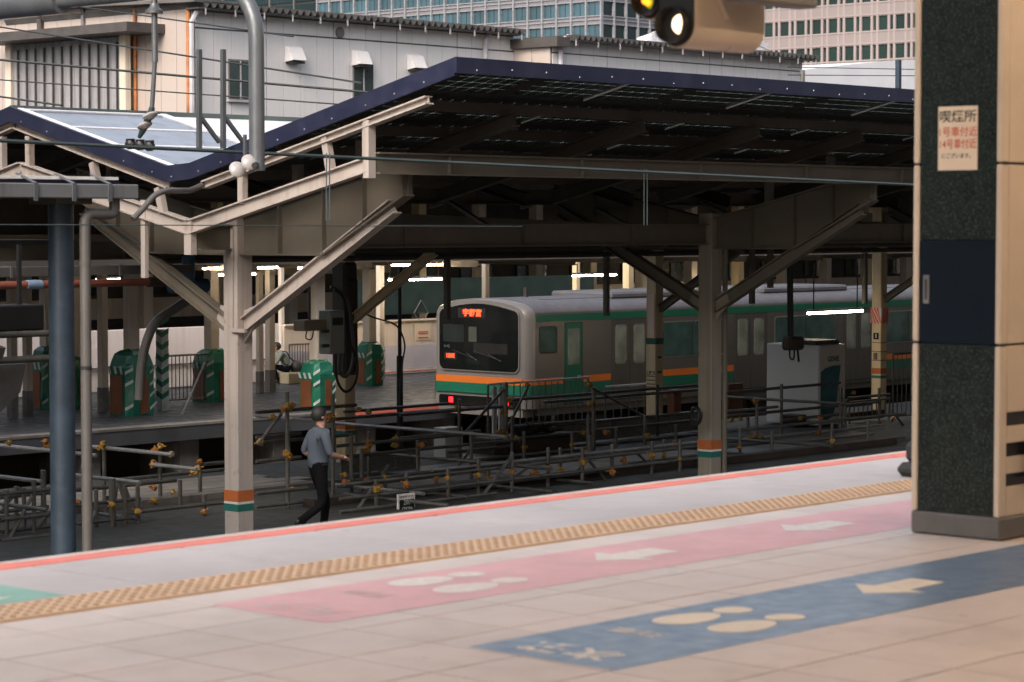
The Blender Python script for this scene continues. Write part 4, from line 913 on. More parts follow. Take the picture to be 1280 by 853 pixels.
# ================================================================== SERVICES AT LEFT
b = MB(); p = at(0, 357, Y=29.0); q = at(165, 352, Y=29.0); z = p.z; b.tube([(6, 29, z), (q.x+.35, 29, z)], .058, 12)
rp = tag(b.build('water_pipe', m_redpipe, smooth=True), 'red brown pipe running level behind the blue grey post', 'pipe')
b = MB(); c = at(42, 357, Y=29); b.tube([(c.x-.13, 29, z), (c.x+.13, 29, z)], .068, 12); b.build('blue_wrap', MAT('blue tape', (.25, .36, .5), .5), rp, smooth=True)
c = at(205, 354, Y=29); b = MB(); b.tube([(q.x+.3, 29, z), (c.x+.6, 29, z)], .075, 12); b.build('lagged_section', m_brown, rp, smooth=True)
c = at(245, 345, Y=29); b = MB(); b.tube([(c.x-.15, 29, c.z-.32), (c.x-.15, 29, c.z+.30)], .10, 14); b.tube([(c.x-.5, 29, c.z-.15), (c.x+.2, 29, c.z-.15)], .11, 14); b.build('valve_body', m_bluef, rp, smooth=True)
zd = at(100, 338, Y=28.2).z; e = at(235, 338, Y=28.2)
b = MB(); b.box(6, e.x, 28.1, 28.3, zd-.07, zd+.06); dc = tag(b.build('cable_duct', m_pvc), 'pale grey cable duct above the red brown pipe', 'duct')
for k in range(6): b = MB(); x = e.x-.4-.95*k; b.box(x-.02, x+.02, 28.08, 28.32, zd-.085, zd+.075); b.build('duct_strap', m_plinth, dc)
pts = catmull([at(240, 372, Y=30.5), at(222, 384, Y=30.5), at(196, 402, Y=30.5), at(184, 425, Y=30.5), at(177, 456, Y=30.5), at(174, 500, Y=30.5)], 5)
b = MB(); b.tube(pts, .075, 12); tag(b.build('bent_pipe', m_plinth, smooth=True), 'dark bent pipe curving down behind the pale left columns', 'pipe')
b = MB(); a = at(-20, 397, Y=27.5); c = at(45, 397, Y=27.5); b.cbox(a.x, c.x, 27.3, 27.9, at(20, 413, Y=27.5).z, at(20, 381, Y=27.5).z, .02); bx = b.build('equipment_box', m_black); tag(bx, 'black equipment box hung at the left edge', 'box')
b = MB(); b.bar((c.x-.2, 27.6, at(20, 381, Y=27.5).z), (c.x-.2, 27.6, 1.3), .05, .05); b.build('hanger', m_dark, bx)
b = MB(); a = at(-20, 420, Y=27.2); c = at(62, 419, Y=27.2); b.tube([a, Vector((c.x, 27.2, a.z))], .045, 10); tag(b.build('handrail_pipe', m_scaf, smooth=True), 'grey level pipe below the black equipment box', 'pipe')
b = MB(); a = at(-20, 452, Y=27.2); c = at(60, 450, Y=27.2); b.tube([a, Vector((c.x, 27.2, a.z))], .05, 10); tag(b.build('handrail_pipe', m_scaf, smooth=True), 'lower grey level pipe left of the blue grey post', 'pipe')
b = MB(); a = at(0, 455, Y=27.6); c = at(22, 480, Y=27.6); b.prism([(a.x-.4, a.z), (c.x, a.z), (c.x-.1, c.z-.1), (a.x-.4, c.z-.55)], 'y', 27.4, 27.8); tag(b.build('hopper_box', m_plinth), 'grey tapered hopper box at the left edge', 'box')
pts = catmull([at(166, 274, Y=24.0), at(178, 262, Y=24.0), at(193, 245, Y=24.0), at(207, 239, Y=24.0), at(226, 238.5, Y=24.2), at(238, 238, Y=24.5), at(252, 232, Y=24.7)], 5)
b = MB(); b.tube(pts, .038, 10); tag(b.build('flexible_conduit', m_pvc, smooth=True), 'grey flexible conduit bending up to the roof valley', 'conduit')
# ------------------------------------------------ cable hose, boxes, pole near the lagged column
pts = catmull([at(413, 359, Y=31), at(426, 366, Y=31), at(436, 381, Y=31), at(440, 413, Y=31), at(442, 441, Y=31), at(438, 464, Y=31), at(430, 471, Y=31), at(424, 462, Y=31), at(425, 440, Y=31)], 6)
b = MB(); b.tube(pts, .03, 10); tag(b.build('cable_hose', m_pvc, smooth=True), 'thick grey cable hose looped down the lagged column', 'hose')
pts = catmull([at(418, 362, Y=30.9), at(430, 375, Y=30.9), at(434, 420, Y=30.9), at(446, 450, Y=30.9), at(444, 478, Y=30.9), at(432, 490, Y=30.9), at(421, 474, Y=30.9), at(419, 440, Y=30.9)], 6)
b = MB(); b.tube(pts, .024, 10); tag(b.build('cable_hose', m_dark, smooth=True), 'black cable hose in the lower loop by the lagged column', 'hose')
jb = thing('junction_box', at(417, 443, Y=30.8), 'pale green grey junction box left of the lagged column', 'box')
a, c = at(408, 443, Y=30.8), at(426, 388, Y=30.8); b = MB(); b.cbox(a.x, c.x, 30.7, 31.0, a.z, c.z, .015); b.build('case', MAT('pale green grey', (.30, .33, .29), .5, streak=.3), jb)
b = MB(); b.box(a.x+.05, c.x-.05, 30.69, 30.70, c.z-.25, c.z-.12); b.build('label_plate', m_ink, jb)
for z in (a.z+.15, c.z-.35): b = MB(); b.tube([(a.x-.15, 30.75, z), (a.x+.05, 30.75, z)], .03, 8); b.build('gland', m_scaf, jb)
b = MB(); a, c = at(371, 414, Y=31), at(402, 399, Y=31); b.cbox(a.x, c.x, 30.8, 31.1, a.z, c.z, .015); jb2 = b.build('terminal_box', m_tan); tag(jb2, 'small beige terminal box with hanging cables near the big strut', 'box')
b = MB(); b.tube(catmull([(a.x+.15, 30.9, a.z+.02), (a.x+.12, 30.9, a.z-.12), (a.x+.25, 30.9, a.z-.14), (a.x+.3, 30.9, a.z+.02)], 5), .012, 6); b.build('cable', m_dark, jb2, smooth=True)
b = MB(); b.tube([(a.x+.2, 30.9, c.z), (a.x+.2, 30.9, .9)], .025, 8); b.build('drop_pipe', m_steeld, jb2)
lp = thing('cable_pole', at(500, 575, Y=31.6), 'slim black pole left of the train front with a sagging cable', 'pole')
a, c = at(500, 580, Y=31.6), at(502, 345, Y=31.6); b = MB(); b.tube([(a.x, 31.6, -2.65), (a.x, 31.6, c.z)], .035, 10); b.build('shaft', m_black, lp, smooth=True)
b = MB(); b.tube([(a.x, 31.6, -2.65), (a.x, 31.6, at(500, 445, Y=31.6).z)], .06, 10); b.build('lower_sleeve', m_black, lp, smooth=True)
b = MB(); b.tube(catmull([at(452, 391, Y=31.5), at(470, 398, Y=31.5), at(490, 404, Y=31.5), at(500, 413, Y=31.5), at(506, 432, Y=31.5), at(503, 455, Y=31.5), at(499, 500, Y=31.5), at(497, 540, Y=31.5)], 5), .016, 6); b.build('cable', m_black, lp, smooth=True)
# hanging speaker unit in front of the train
hu = thing('hanging_unit', at(990, 440, Y=29.5), 'dark hanging equipment unit with loose cables in front of the train', 'equipment')
c = at(990, 428, Y=29.5); b = MB(); b.cbox(c.x-.26, c.x+.26, 29.35, 29.6, c.z-.16, c.z+.12, .05); b.build('case', m_inner, hu)
b = MB(); b.bar((c.x-.05, 29.5, c.z+.12), (c.x-.1, 29.5, 1.2), .09, .09); b.build('stem', m_black, hu)
b = MB(); b.tube(catmull([(c.x-.22, 29.4, c.z-.1), (c.x-.2, 29.4, c.z-.3), (c.x-.08, 29.4, c.z-.33), (c.x-.05, 29.4, c.z-.12)], 5), .02, 6); b.tube([(c.x+.05, 29.4, c.z-.1), (c.x+.1, 29.4, c.z-.4)], .025, 6); b.build('cable', m_black, hu, smooth=True)
# ------------------------------------------------ white cabinet
kx, ky = at(1024, 435, Y=29.6).x, 29.6; kt = at(1024, 432, Y=29.6).z; kx1 = at(1057, 435, Y=29.6).x
ky1 = at(958, 435, X=kx).y
kb = thing('white_cabinet', (kx, ky, -2.65), 'tall white cabinet with a teal printed side behind the railings', 'cabinet')
b = MB(); b.cbox(kx, kx1, ky, ky1, -2.62, kt, .02); b.build('body', m_wht, kb)
b = MB(); b.cbox(kx+.02, kx1-.04, ky-.02, ky-.001, -2.6, kt-.02, .006); fpn = b.build('front_panel', MAT('pale front panel', (.58, .55, .48), .5, var=.05), kb)
W_ = kx1-kx; Hh = kt+2.6
b = MB(); b.prism([(kx+.03, -2.6+Hh*.05), (kx+.03, -2.6+Hh*.66), (kx+W_*.2, -2.6+Hh*.71), (kx+W_*.5, -2.6+Hh*.735), (kx+W_*.78, -2.6+Hh*.735), (kx+W_*.72, -2.6+Hh*.55), (kx+W_*.62, -2.6+Hh*.25), (kx+W_*.5, -2.6+Hh*.10), (kx+W_*.3, -2.6+Hh*.05)], 'y', ky-.026, ky-.021); b.build('teal_print', m_teal, fpn)
text_mesh('lettering', 'GENIE', .15, m_ink, ((1, 0, 0), (0, 0, 1), (0, -1, 0), (kx+W_*.5, ky-.024, kt-.30)), fpn, bold=.004)
b = MB(); b.box(kx-.0, kx1-.1, ky+.1, ky1-.4, kt, kt+.09); b.build('top_unit', m_brown, kb)
b = MB(); b.cbox(kx-.35, kx-.01, ky+.3, ky+.75, -2.65, -2.4, .02); tag(b.build('tool_box', m_black), 'low black box on the deck beside the white cabinet', 'box')

# ================================================================== SCAFFOLD RAILINGS
CLAMP = {}
def clamp_mesh(mat):
    if mat.name not in CLAMP:
        bb = MB(); bb.cbox(-.05, .05, -.045, .045, -.055, .055, .018); bb.cbox(-.02, .07, -.075, .02, -.02, .03, .012); bb.tube([(-.06, 0, .03), (-.11, -.02, .03)], .014, 6); bb.tube([(.0, -.05, -.03), (.02, -.11, -.03)], .014, 6)
        me = bpy.data.meshes.new('clamp'); me.from_pydata([tuple(v) for v in bb.v], [], bb.f); me.materials.append(mat); CLAMP[mat.name] = me
    return CLAMP[mat.name]
def scaffold(label, Y, rails, posts, diags, clamps):
    c0 = at(posts[0][0], 560, Y=Y); t = thing('scaffold_railing', (c0.x, Y, -2.65), label, 'scaffold', 'scaffold tube railings on the work deck')
    for r in rails:
        k, u0, v0, u1 = r[:4]; yy = r[4] if len(r) > 4 else Y; mat = r[5] if len(r) > 5 else m_scaf; rad = r[6] if len(r) > 6 else .029
        p = at(u0, v0, Y=yy)
        if k == 'x': q = Vector((at(u1, v0, Y=yy).x, yy, p.z))
        else: q = Vector((p.x, at(u1, v0, X=p.x).y, p.z))
        b = MB(); b.tube([p, q], rad, 8); b.build('tube', mat, t, smooth=True)
    for pp in posts:
        u, vt = pp[:2]; yy = pp[2] if len(pp) > 2 else Y; rad = pp[3] if len(pp) > 3 else .031; mat = pp[4] if len(pp) > 4 else m_scaf
        p = at(u, vt, Y=yy); b = MB(); b.tube([(p.x, yy, -2.65), p], rad, 8); b.build('post', mat, t, smooth=True)
    for d in diags:
        u0, v0, u1, v1 = d[:4]; ya = d[4] if len(d) > 4 else Y; yb = d[5] if len(d) > 5 else ya
        b = MB(); b.tube([at(u0, v0, Y=ya), at(u1, v1, Y=yb)], .026, 8); b.build('brace', m_scaf, t, smooth=True)
    for n, cl in enumerate(clamps):
        u, v = cl[:2]; yy = cl[2] if len(cl) > 2 else Y; p = at(u, v, Y=yy-.04)
        o = link('clamp', clamp_mesh(m_clampo if n % 3 == 1 else m_clamp), p, t); o.rotation_euler = (random.uniform(-.5, .5), random.uniform(-.5, .5), random.uniform(0, 6)); s = random.uniform(.62, .95); o.scale = (s, s, s)
    return t
BR = m_scafl
scaffold('scaffold railing at far left behind the blue grey post', 29.2,
    [('y', 0, 557, 120, 30.0, BR), ('y', 110, 558, 216, 29.6, BR), ('y', 192, 581, 246, 29.0, BR), ('y', 0, 596, 52, 28.5, BR), ('y', 92, 594, 175, 28.6, BR), ('x', 96, 613, 220, 28.8), ('x', 250, 581, 292, 29.0), ('x', 0, 622, 120, 28), ('x', 0, 640, 60, 27.6), ('y', 112, 641, 170, 28.2), ('x', 0, 665, 70, 27.5)],
    [(200, 560), (250, 577), (130, 556), (20, 608, 28), (30, 610, 27.8), (54, 588, 28, .04), (172, 606, 28.5), (120, 620, 28), (133, 620, 28)],
    [(22, 690, 62, 640, 27.5), (0, 640, 25, 610, 28), (36, 692, 60, 668, 27.3), (135, 690, 147, 600, 28)],
    [(12, 554), (57, 552, 29.3), (128, 555), (124, 560), (194, 564), (200, 558), (214, 568), (192, 580), (192, 582), (247, 586, 29), (250, 577, 29), (244, 590, 29), (150, 602, 28.6), (193, 610, 28.8), (216, 615, 28.8), (191, 626, 28.8), (250, 624, 29), (254, 622, 29), (247, 636, 29), (97, 629, 28), (97, 675, 28), (60, 558, 29.3)])
scaffold('scaffold railing left of the walking person', 27.0,
    [('y', 320, 520, 392, 28.4, BR), ('x', 320, 516, 445, 28.6), ('x', 320, 577, 376, 27.2), ('x', 320, 617, 384, 26.8), ('x', 320, 547, 376, 28.2), ('x', 320, 554, 440, 28.6), ('x', 320, 634, 470, 27.0)],
    [(359, 490), (416, 494, 27.4)], [(352, 517, 322, 556, 27.2)],
    [(359, 508), (354, 512), (364, 507), (340, 521, 28), (412, 526, 27.3), (411, 520, 27.3), (358, 567), (363, 571), (365, 612), (326, 553, 27.5)])
scaffold('scaffold railing right of the walking person', 28.0,
    [('y', 420, 529, 632, 30.4, BR), ('x', 420, 558, 580, 28.3), ('x', 420, 524, 632, 30.6), ('x', 500, 519, 630, 30.4), ('y', 465, 566, 690, 29.4), ('x', 437, 601, 640, 27.4), ('y', 420, 606, 530, 27.6, BR), ('x', 420, 609, 560, 27.2), ('y', 490, 612, 585, 27.4), ('x', 500, 548, 600, 29.2), ('x', 470, 630, 580, 27.0), ('x', 430, 515, 560, 30.8), ('x', 420, 572, 650, 28.6)],
    [(439, 545, 27.4), (452, 560, 27.8), (481, 597, 27.2), (545, 597, 27.0), (522, 551, 28.3), (574, 499, 30.2), (589, 540, 27.6, .032), (461, 540, 29)],
    [(630, 487, 582, 541, 30.2), (592, 582, 608, 628, 27.4), (486, 582, 470, 604, 28)],
    [(431, 594, 27.3), (431, 603, 27.3), (460, 551, 28), (458, 562, 28), (462, 556, 28), (495, 549, 28.5), (494, 556, 28.5), (527, 556, 28.2), (475, 609, 27.2), (481, 596, 27.1), (545, 599, 27), (539, 616, 27), (432, 632, 27), (430, 648, 27), (436, 646, 27), (570, 510, 30.1), (610, 587, 27.8), (583, 583, 27.5), (529, 596, 27.5), (458, 602, 27.4), (448, 512, 30.4), (460, 515, 30.4)])
scaffold('scaffold railing in front of the train doors', 28.6,
    [('x', 640, 500, 872, 30.4), ('x', 640, 534, 740, 30.2), ('x', 640, 549, 740, 30.0), ('x', 742, 538, 872, 30.0), ('x', 680, 503, 872, 30.6), ('x', 600, 589, 872, 28.4), ('x', 590, 599, 872, 28.2, m_scaf, .03), ('x', 640, 617, 872, 27.6, m_scaf, .034), ('y', 740, 578, 800, 29.0), ('x', 655, 582, 870, 29.4), ('x', 805, 582, 872, 28.4)],
    [(632, 478, 30.2, .045), (640, 520, 29.6), (742, 484, 29.6, .04), (735, 520, 28.6, .03), (737, 545, 28.2, .045), (806, 520, 29.2), (822, 481, 30.2, .028, m_black), (845, 531, 29.4), (858, 560, 28.4), (692, 520, 30.4), (700, 620, 27.6)],
    [(740, 485, 808, 522, 29.5), (745, 577, 774, 608, 28.2), (850, 562, 882, 597, 28.2), (660, 484, 632, 540, 30.2)],
    [(637, 500, 30), (638, 510, 30), (628, 516, 30), (630, 540, 30), (632, 548, 30), (624, 541, 30), (729, 541, 29), (757, 541, 29), (733, 566, 28.5), (728, 574, 28.4), (755, 580, 28.4), (738, 505, 29.5), (810, 545, 29), (843, 553, 29.2), (842, 560, 29), (810, 574, 28.6), (842, 590, 28.4), (738, 482, 29.6), (659, 482, 30.2), (647, 582, 28.4), (645, 548, 29.6)])
scaffold('scaffold railing in front of the white cabinet', 28.4,
    [('x', 905, 491, 1050, 29.2), ('x', 905, 515, 972, 29.2, BR), ('x', 905, 521, 1100, 29.0), ('x', 905, 553, 1104, 28.4, m_scafl), ('x', 905, 588, 1112, 27.8), ('x', 980, 525, 1048, 28.8), ('x', 1060, 498, 1112, 29.4), ('y', 905, 496, 1060, 29.6)],
    [(946, 500, 28.4, .03), (935, 517, 29), (977, 480, 29), (1025, 522, 28.2), (1051, 485, 28.8, .04), (1057, 500, 28.8), (1099, 485, 29.2), (1107, 545, 28.2, .035)],
    [(952, 546, 988, 582, 28.2), (908, 568, 930, 578, 28.6), (1120, 520, 1136, 540, 28.6)],
    [(944, 502), (944, 545), (952, 544), (938, 548), (1021, 541, 28.2), (1021, 568, 28.1), (1000, 523, 28.8), (1026, 524, 28.2), (915, 525, 29), (925, 524, 29), (1117, 523, 28.4), (1068, 491, 29)])
scaffold('low front scaffold frame between the notice board and second column', 26.6,
    [('x', 440, 622, 700, 26.8), ('x', 500, 618, 760, 26.4), ('x', 560, 608, 872, 27.0), ('x', 600, 575, 740, 29.6), ('x', 700, 570, 872, 28.9), ('y', 590, 590, 740, 28.4), ('y', 650, 600, 790, 27.6), ('x', 560, 566, 640, 29.8), ('x', 745, 556, 872, 29.6), ('x', 640, 565, 860, 30.2)],
    [(610, 585, 26.8), (668, 575, 26.9), (700, 560, 27.2), (780, 560, 27.4), (830, 550, 27.6), (655, 540, 29.2), (715, 540, 29), (770, 535, 29.2)],
    [(612, 620, 668, 578, 26.8), (700, 610, 735, 575, 27.0), (790, 560, 830, 600, 27.2), (560, 600, 590, 560, 28.5)],
    [(610, 600, 26.7), (668, 592, 26.8), (700, 588, 27.1), (668, 610, 26.8), (780, 575, 27.3), (700, 603, 27), (780, 590, 27.2), (830, 570, 27.5), (655, 560, 29.1), (715, 556, 29)])
scaffold('dark stacked frames at the lower left behind the blue grey post', 26.8,
    [('x', 0, 618, 62, 27.4), ('x', 0, 650, 60, 27.2), ('x', 0, 676, 60, 27.0), ('x', 95, 632, 175, 27.4), ('x', 95, 655, 170, 27.2), ('y', 0, 630, 58, 27.6), ('x', 172, 640, 284, 27.2), ('x', 150, 600, 284, 29.4)],
    [(8, 612, 27.4), (42, 600, 27.4), (120, 612, 27.3), (140, 598, 27.2, .05), (156, 606, 27.2), (172, 608, 27.2), (255, 618, 27.3), (225, 600, 28.2)],
    [(95, 690, 120, 640, 27.2), (4, 690, 40, 620, 27.2)], [(172, 640, 27.2), (255, 640, 27.2), (140, 632, 27.1)])
scaffold('front row of scaffold rails just beyond the coral platform edge', 25.9,
    [('x', 425, 640, 620, 25.8), ('x', 425, 624, 872, 26.0), ('x', 430, 606, 872, 26.1), ('x', 540, 588, 872, 26.2, m_scafl), ('y', 430, 618, 560, 27.0), ('y', 560, 602, 690, 27.4), ('y', 690, 590, 840, 27.8), ('x', 905, 572, 1130, 26.6), ('x', 905, 540, 1130, 27.4), ('y', 905, 548, 1040, 28.6)],
    [(470, 600, 26), (508, 590, 26.1), (560, 585, 26), (598, 572, 26.1), (640, 566, 26), (685, 560, 26.1), (728, 560, 26), (765, 556, 26.2), (815, 552, 26.1), (850, 550, 26), (925, 535, 26.6), (965, 540, 26.6), (1040, 530, 26.6), (1085, 525, 26.8)],
    [(600, 625, 640, 570, 26.0), (728, 566, 765, 610, 26.1), (470, 604, 445, 640, 26.0)],
    [(470, 612, 26), (508, 606, 26), (560, 598, 26), (598, 594, 26), (640, 590, 26), (685, 586, 26), (728, 578, 26), (765, 590, 26), (815, 570, 26), (850, 574, 26), (925, 560, 26.5), (965, 568, 26.5), (1040, 552, 26.5)])
fb = at(608, 556, Z=-2.65); f1 = at(735, 500, Y=31.9)
barfence('barrier_fence', (at(610, 500, Y=31.9).x, 31.9, -2.65), f1.x-at(610, 500, Y=31.9).x, at(610, 481, Y=31.9).z+2.65, 16, 'grey barrier with white top rail in front of the train cab', top=m_frame)
for k, u in enumerate((618, 626)):
    b = MB(); x = at(u, 500, Y=31.8).x; b.box(x-.05, x+.05, 31.78, 31.82, -2.6, at(u, 484, Y=31.8).z); tag(b.build('white_stile', m_wht), ('left' if k == 0 else 'right') + ' one of two pale upright boards at the barrier end', 'board')
xa, xb_ = at(757, 500, Y=31.9).x, at(815, 500, Y=31.9).x
barfence('barrier_fence', (xa, 31.9, -2.65), xb_-xa, at(757, 484, Y=31.9).z+2.65, 6, 'second grey barrier with white rails beside the yellow column', top=m_frame)
xa, xb_ = at(1062, 500, Y=29.6).x, at(1112, 500, Y=29.6).x
bf = barfence('brown_fence', (xa, 29.6, -2.65), xb_-xa, at(1062, 503, Y=29.6).z+2.65, 9, 'dark bar fence backed by a brown sheet near the striped column', r=.016)
b = MB(); b.cbox(xa+.05, xb_-.1, 29.66, 29.70, -2.6, at(1080, 515, Y=29.6).z, .01); b.build('brown_sheet', m_brown, bf)
xa, xb_ = at(1116, 500, Y=29.2).x, at(1160, 500, Y=29.2).x
barfence('bar_fence', (xa, 29.2, -2.65), xb_-xa, 1.45, 8, 'dark bar fence at the right end by the granite pillar')
xa, xb_ = at(640, 560, Y=30.8).x, at(872, 560, Y=30.8).x
mbx = thing('mesh_barrier', ((xa+xb_)/2, 30.8, -2.65), 'low perforated plate barrier below the train doors', 'barrier')
for k in range(6):
    x0 = xa+(xb_-xa)*k/6; b = MB(); b.cbox(x0+.01, x0+(xb_-xa)/6-.01, 30.78, 30.82, -2.62, -2.28, .005); b.build('panel', m_mesh, mbx)
b = MB(); b.tube([(xa, 30.8, -2.25), (xb_, 30.8, -2.25)], .03, 8); b.build('cap_rail', BR, mbx)
xa, xb_ = at(425, 590, Y=29.8).x, at(525, 590, Y=29.8).x
mb2 = thing('mesh_barrier', ((xa+xb_)/2, 29.8, -2.65), 'low perforated plate barrier right of the walking person', 'barrier')
for k in range(3): x0 = xa+(xb_-xa)*k/3; b = MB(); b.cbox(x0+.01, x0+(xb_-xa)/3-.01, 29.78, 29.82, -2.62, -2.33, .005); b.build('panel', m_mesh, mb2)
b = MB(); a = at(552, 552, Y=30.6); b.cbox(a.x, a.x+.45, 30.5, 30.8, -2.65, at(556, 535, Y=30.6).z, .01); tag(b.build('white_crate', m_wht), 'small pale box on the deck below the train front', 'box')
b = MB()
for k in range(16): b.tube([(32.5+random.uniform(0, 1.7), 30.2, -2.2+random.uniform(-.08, .08)), (33.0+random.uniform(0, 1.6), 30.5, -2.25+random.uniform(-.08, .1))], .05, 6)
tag(b.build('cable_bundle', m_under, smooth=True), 'tangled dark bundle lying below the train front', 'bundle')
b = MB(); b.cbox(32.3, 34.4, 30.1, 30.7, -2.65, -2.32, .02); tag(b.build('deck_box', m_brown), 'low brown box under the tangled bundle', 'box')
# orange box by the yellow column, leaning plank
a = at(843, 520, Y=31); b = MB(); b.cbox(a.x-.12, a.x+.12, 30.9, 31.1, -2.4, at(843, 487, Y=31).z, .02); tag(b.build('orange_case', m_guardo), 'brown orange case just right of the yellow column', 'case')
a = at(150, 600, Y=28); b = MB(); b.bar((a.x, 28, a.z), (a.x+.05, 27.8, -2.6), .16, .03); tag(b.build('plank', m_pvc), 'pale upright plank at the left scaffold', 'plank')
b = MB(); a = at(908, 500, Y=31); b.box(a.x, a.x+.5, 30.95, 31.0, -2.4, -1.75); tag(b.build('brown_board', m_guardo), 'brown board just right of the second front column', 'board')
# cable coil on the second column
b = MB(); c = at(870, 520, Y=24.8); b.tube([c+Vector((.0, .1*math.cos(t), .13*math.sin(t))) for t in [2*math.pi*k/16 for k in range(17)]], .035, 6); tag(b.build('cable_coil', m_black, smooth=True), 'black cable coil hanging on the second front column', 'coil')
# small black notice board
a, c = at(497.5, 643, Y=25.6), at(519, 616, Y=25.6)
nb = thing('notice_board', (a.x, 25.6, -2.65), 'small black notice board in a white frame just beyond the coral edge', 'sign')
zb_ = -2.64
b = MB(); b.cbox(a.x, c.x, 25.6, 25.63, zb_, c.z, .006); b.build('frame', m_white, nb)
b = MB(); b.box(a.x+.03, c.x-.03, 25.592, 25.599, a.z+.03, c.z-.085); pn = b.build('black_panel', m_black, nb)
text_mesh('lettering', '208', .10, m_stripe, ((1, 0, 0), (0, 0, 1), (0, -1, 0), ((a.x+c.x)/2, 25.589, c.z-.13)), pn, bold=.002)
text_mesh('lettering', 'CBK204', .075, m_stripe, ((1, 0, 0), (0, 0, 1), (0, -1, 0), ((a.x+c.x)/2, 25.589, c.z-.225)), pn, bold=.001, sx=.85)
b = MB()
for k in range(9): x = a.x+.03+k*(c.x-a.x-.06)/9; b.add([(x, 25.597, c.z-.03), (x+.022, 25.597, c.z-.03), (x+.012, 25.597, c.z-.07)], [(0, 1, 2)])
b.build('chevrons', m_black, nb)

# ================================================================== PEOPLE
def person(name, base, facing, joints, bones, label, mats, cat='person'):
    """joints: name -> (forward, left, up, radius, material index); one continuous skin"""
    f = Vector((math.cos(facing), math.sin(facing), 0)); l = Vector((-math.sin(facing), math.cos(facing), 0)); base = Vector(base)
    names = list(joints); P = [f*joints[n][0]+l*joints[n][1]+Vector((0, 0, joints[n][2])) for n in names]
    me = bpy.data.meshes.new(name); me.from_pydata([tuple(p) for p in P], [(names.index(a), names.index(c)) for a, c in bones], [])
    o = bpy.data.objects.new(name, me); COL.objects.link(o)
    sk = o.modifiers.new('s', 'SKIN'); sk.use_smooth_shade = True
    for i, n in enumerate(names):
        r = joints[n][3]; r = r if isinstance(r, tuple) else (r, r)
        me.skin_vertices[0].data[i].radius = r; me.skin_vertices[0].data[i].use_root = (n == 'pelvis')
    ss = o.modifiers.new('d', 'SUBSURF'); ss.levels = 3; ss.render_levels = 3
    dg = bpy.context.evaluated_depsgraph_get(); dg.update()
    nm = bpy.data.meshes.new_from_object(o.evaluated_get(dg)); bpy.data.objects.remove(o)
    nm.materials.clear()
    for m in mats: nm.materials.append(m)
    segs_ = [(P[names.index(a)], P[names.index(c)], joints[c][4]) for a, c in bones]
    for p in nm.polygons:
        best = 1e9; p.use_smooth = True
        for a, c, mi in segs_:
            d = c-a; t = max(0, min(1, (p.center-a).dot(d)/max(d.length_squared, 1e-9))); dist = (p.center-(a+d*t)).length
            if dist < best-1e-5: best = dist; p.material_index = mi
    ob = link(name, nm, base); tag(ob, label, cat)
    return ob, f, l, P, names
def hand(J, B, pre, wrist, elb, k):
    """five short unequal fingers and a thumb off the palm's side"""
    w_, e_ = Vector(J[wrist][:3]), Vector(J[elb][:3]); d = (w_-e_).normalized(); s = d.cross(Vector((0, 0, 1))).normalized(); u = s.cross(d)
    pm = w_+d*.07; J[pre+'palm'] = (*pm, (.036, .018), 0); B.append((wrist, pre+'palm'))
    for n, (off, L) in enumerate(((-.033, .055), (-.011, .07), (.011, .065), (.033, .045))):
        a = pm+s*off+d*.035; c = a+d*L*.6-u*L*.5
        J[f'{pre}f{n}a'] = (*a, .009, 0); J[f'{pre}f{n}b'] = (*c, .008, 0); B += [(pre+'palm', f'{pre}f{n}a'), (f'{pre}f{n}a', f'{pre}f{n}b')]
    a = w_+d*.03-s*.04*k; c = a+d*.05-s*.015*k; J[pre+'ta'] = (*a, .010, 0); J[pre+'tb'] = (*c, .009, 0); B += [(pre+'palm', pre+'ta'), (pre+'ta', pre+'tb')]
J = {'pelvis': (0, 0, .95, (.17, .14), 2), 'waist': (.0, 0, 1.06, (.165, .125), 1), 'chest': (.02, 0, 1.28, (.19, .135), 1), 'shoulders': (.01, 0, 1.42, (.13, .10), 1), 'neck': (.02, 0, 1.50, .06, 1), 'jaw': (.045, 0, 1.57, (.062, .07), 0), 'head': (.03, 0, 1.66, (.078, .095), 0), 'crown': (.02, 0, 1.725, (.06, .07), 0),
     'shL': (.0, .19, 1.41, .068, 1), 'elL': (-.10, .26, 1.16, .052, 1), 'wrL': (.10, .24, 1.05, .032, 0), 'shR': (.02, -.19, 1.41, .068, 1), 'elR': (.06, -.25, 1.15, .052, 1), 'wrR': (.27, -.16, 1.10, .032, 0),
     'hipL': (.0, .10, .90, .098, 2), 'knL': (.16, .10, .50, .070, 2), 'anL': (.12, .10, .10, .052, 2), 'toL': (.28, .10, .045, .040, 3), 'heL': (.09, .10, .05, .042, 3),
     'hipR': (.0, -.10, .90, .098, 2), 'knR': (.02, -.10, .48, .068, 2), 'anR': (-.34, -.10, .24, .050, 2), 'toR': (-.30, -.10, .10, .038, 3), 'heR': (-.40, -.10, .24, .040, 3)}
B = [('pelvis', 'waist'), ('waist', 'chest'), ('chest', 'shoulders'), ('shoulders', 'neck'), ('neck', 'jaw'), ('jaw', 'head'), ('head', 'crown'), ('shoulders', 'shL'), ('shL', 'elL'), ('elL', 'wrL'), ('shoulders', 'shR'), ('shR', 'elR'), ('elR', 'wrR'),
     ('pelvis', 'hipL'), ('hipL', 'knL'), ('knL', 'anL'), ('anL', 'toL'), ('anL', 'heL'), ('pelvis', 'hipR'), ('hipR', 'knR'), ('knR', 'anR'), ('anR', 'toR'), ('anR', 'heR')]
hand(J, B, 'l', 'wrL', 'elL', 1); hand(J, B, 'r', 'wrR', 'elR', -1)
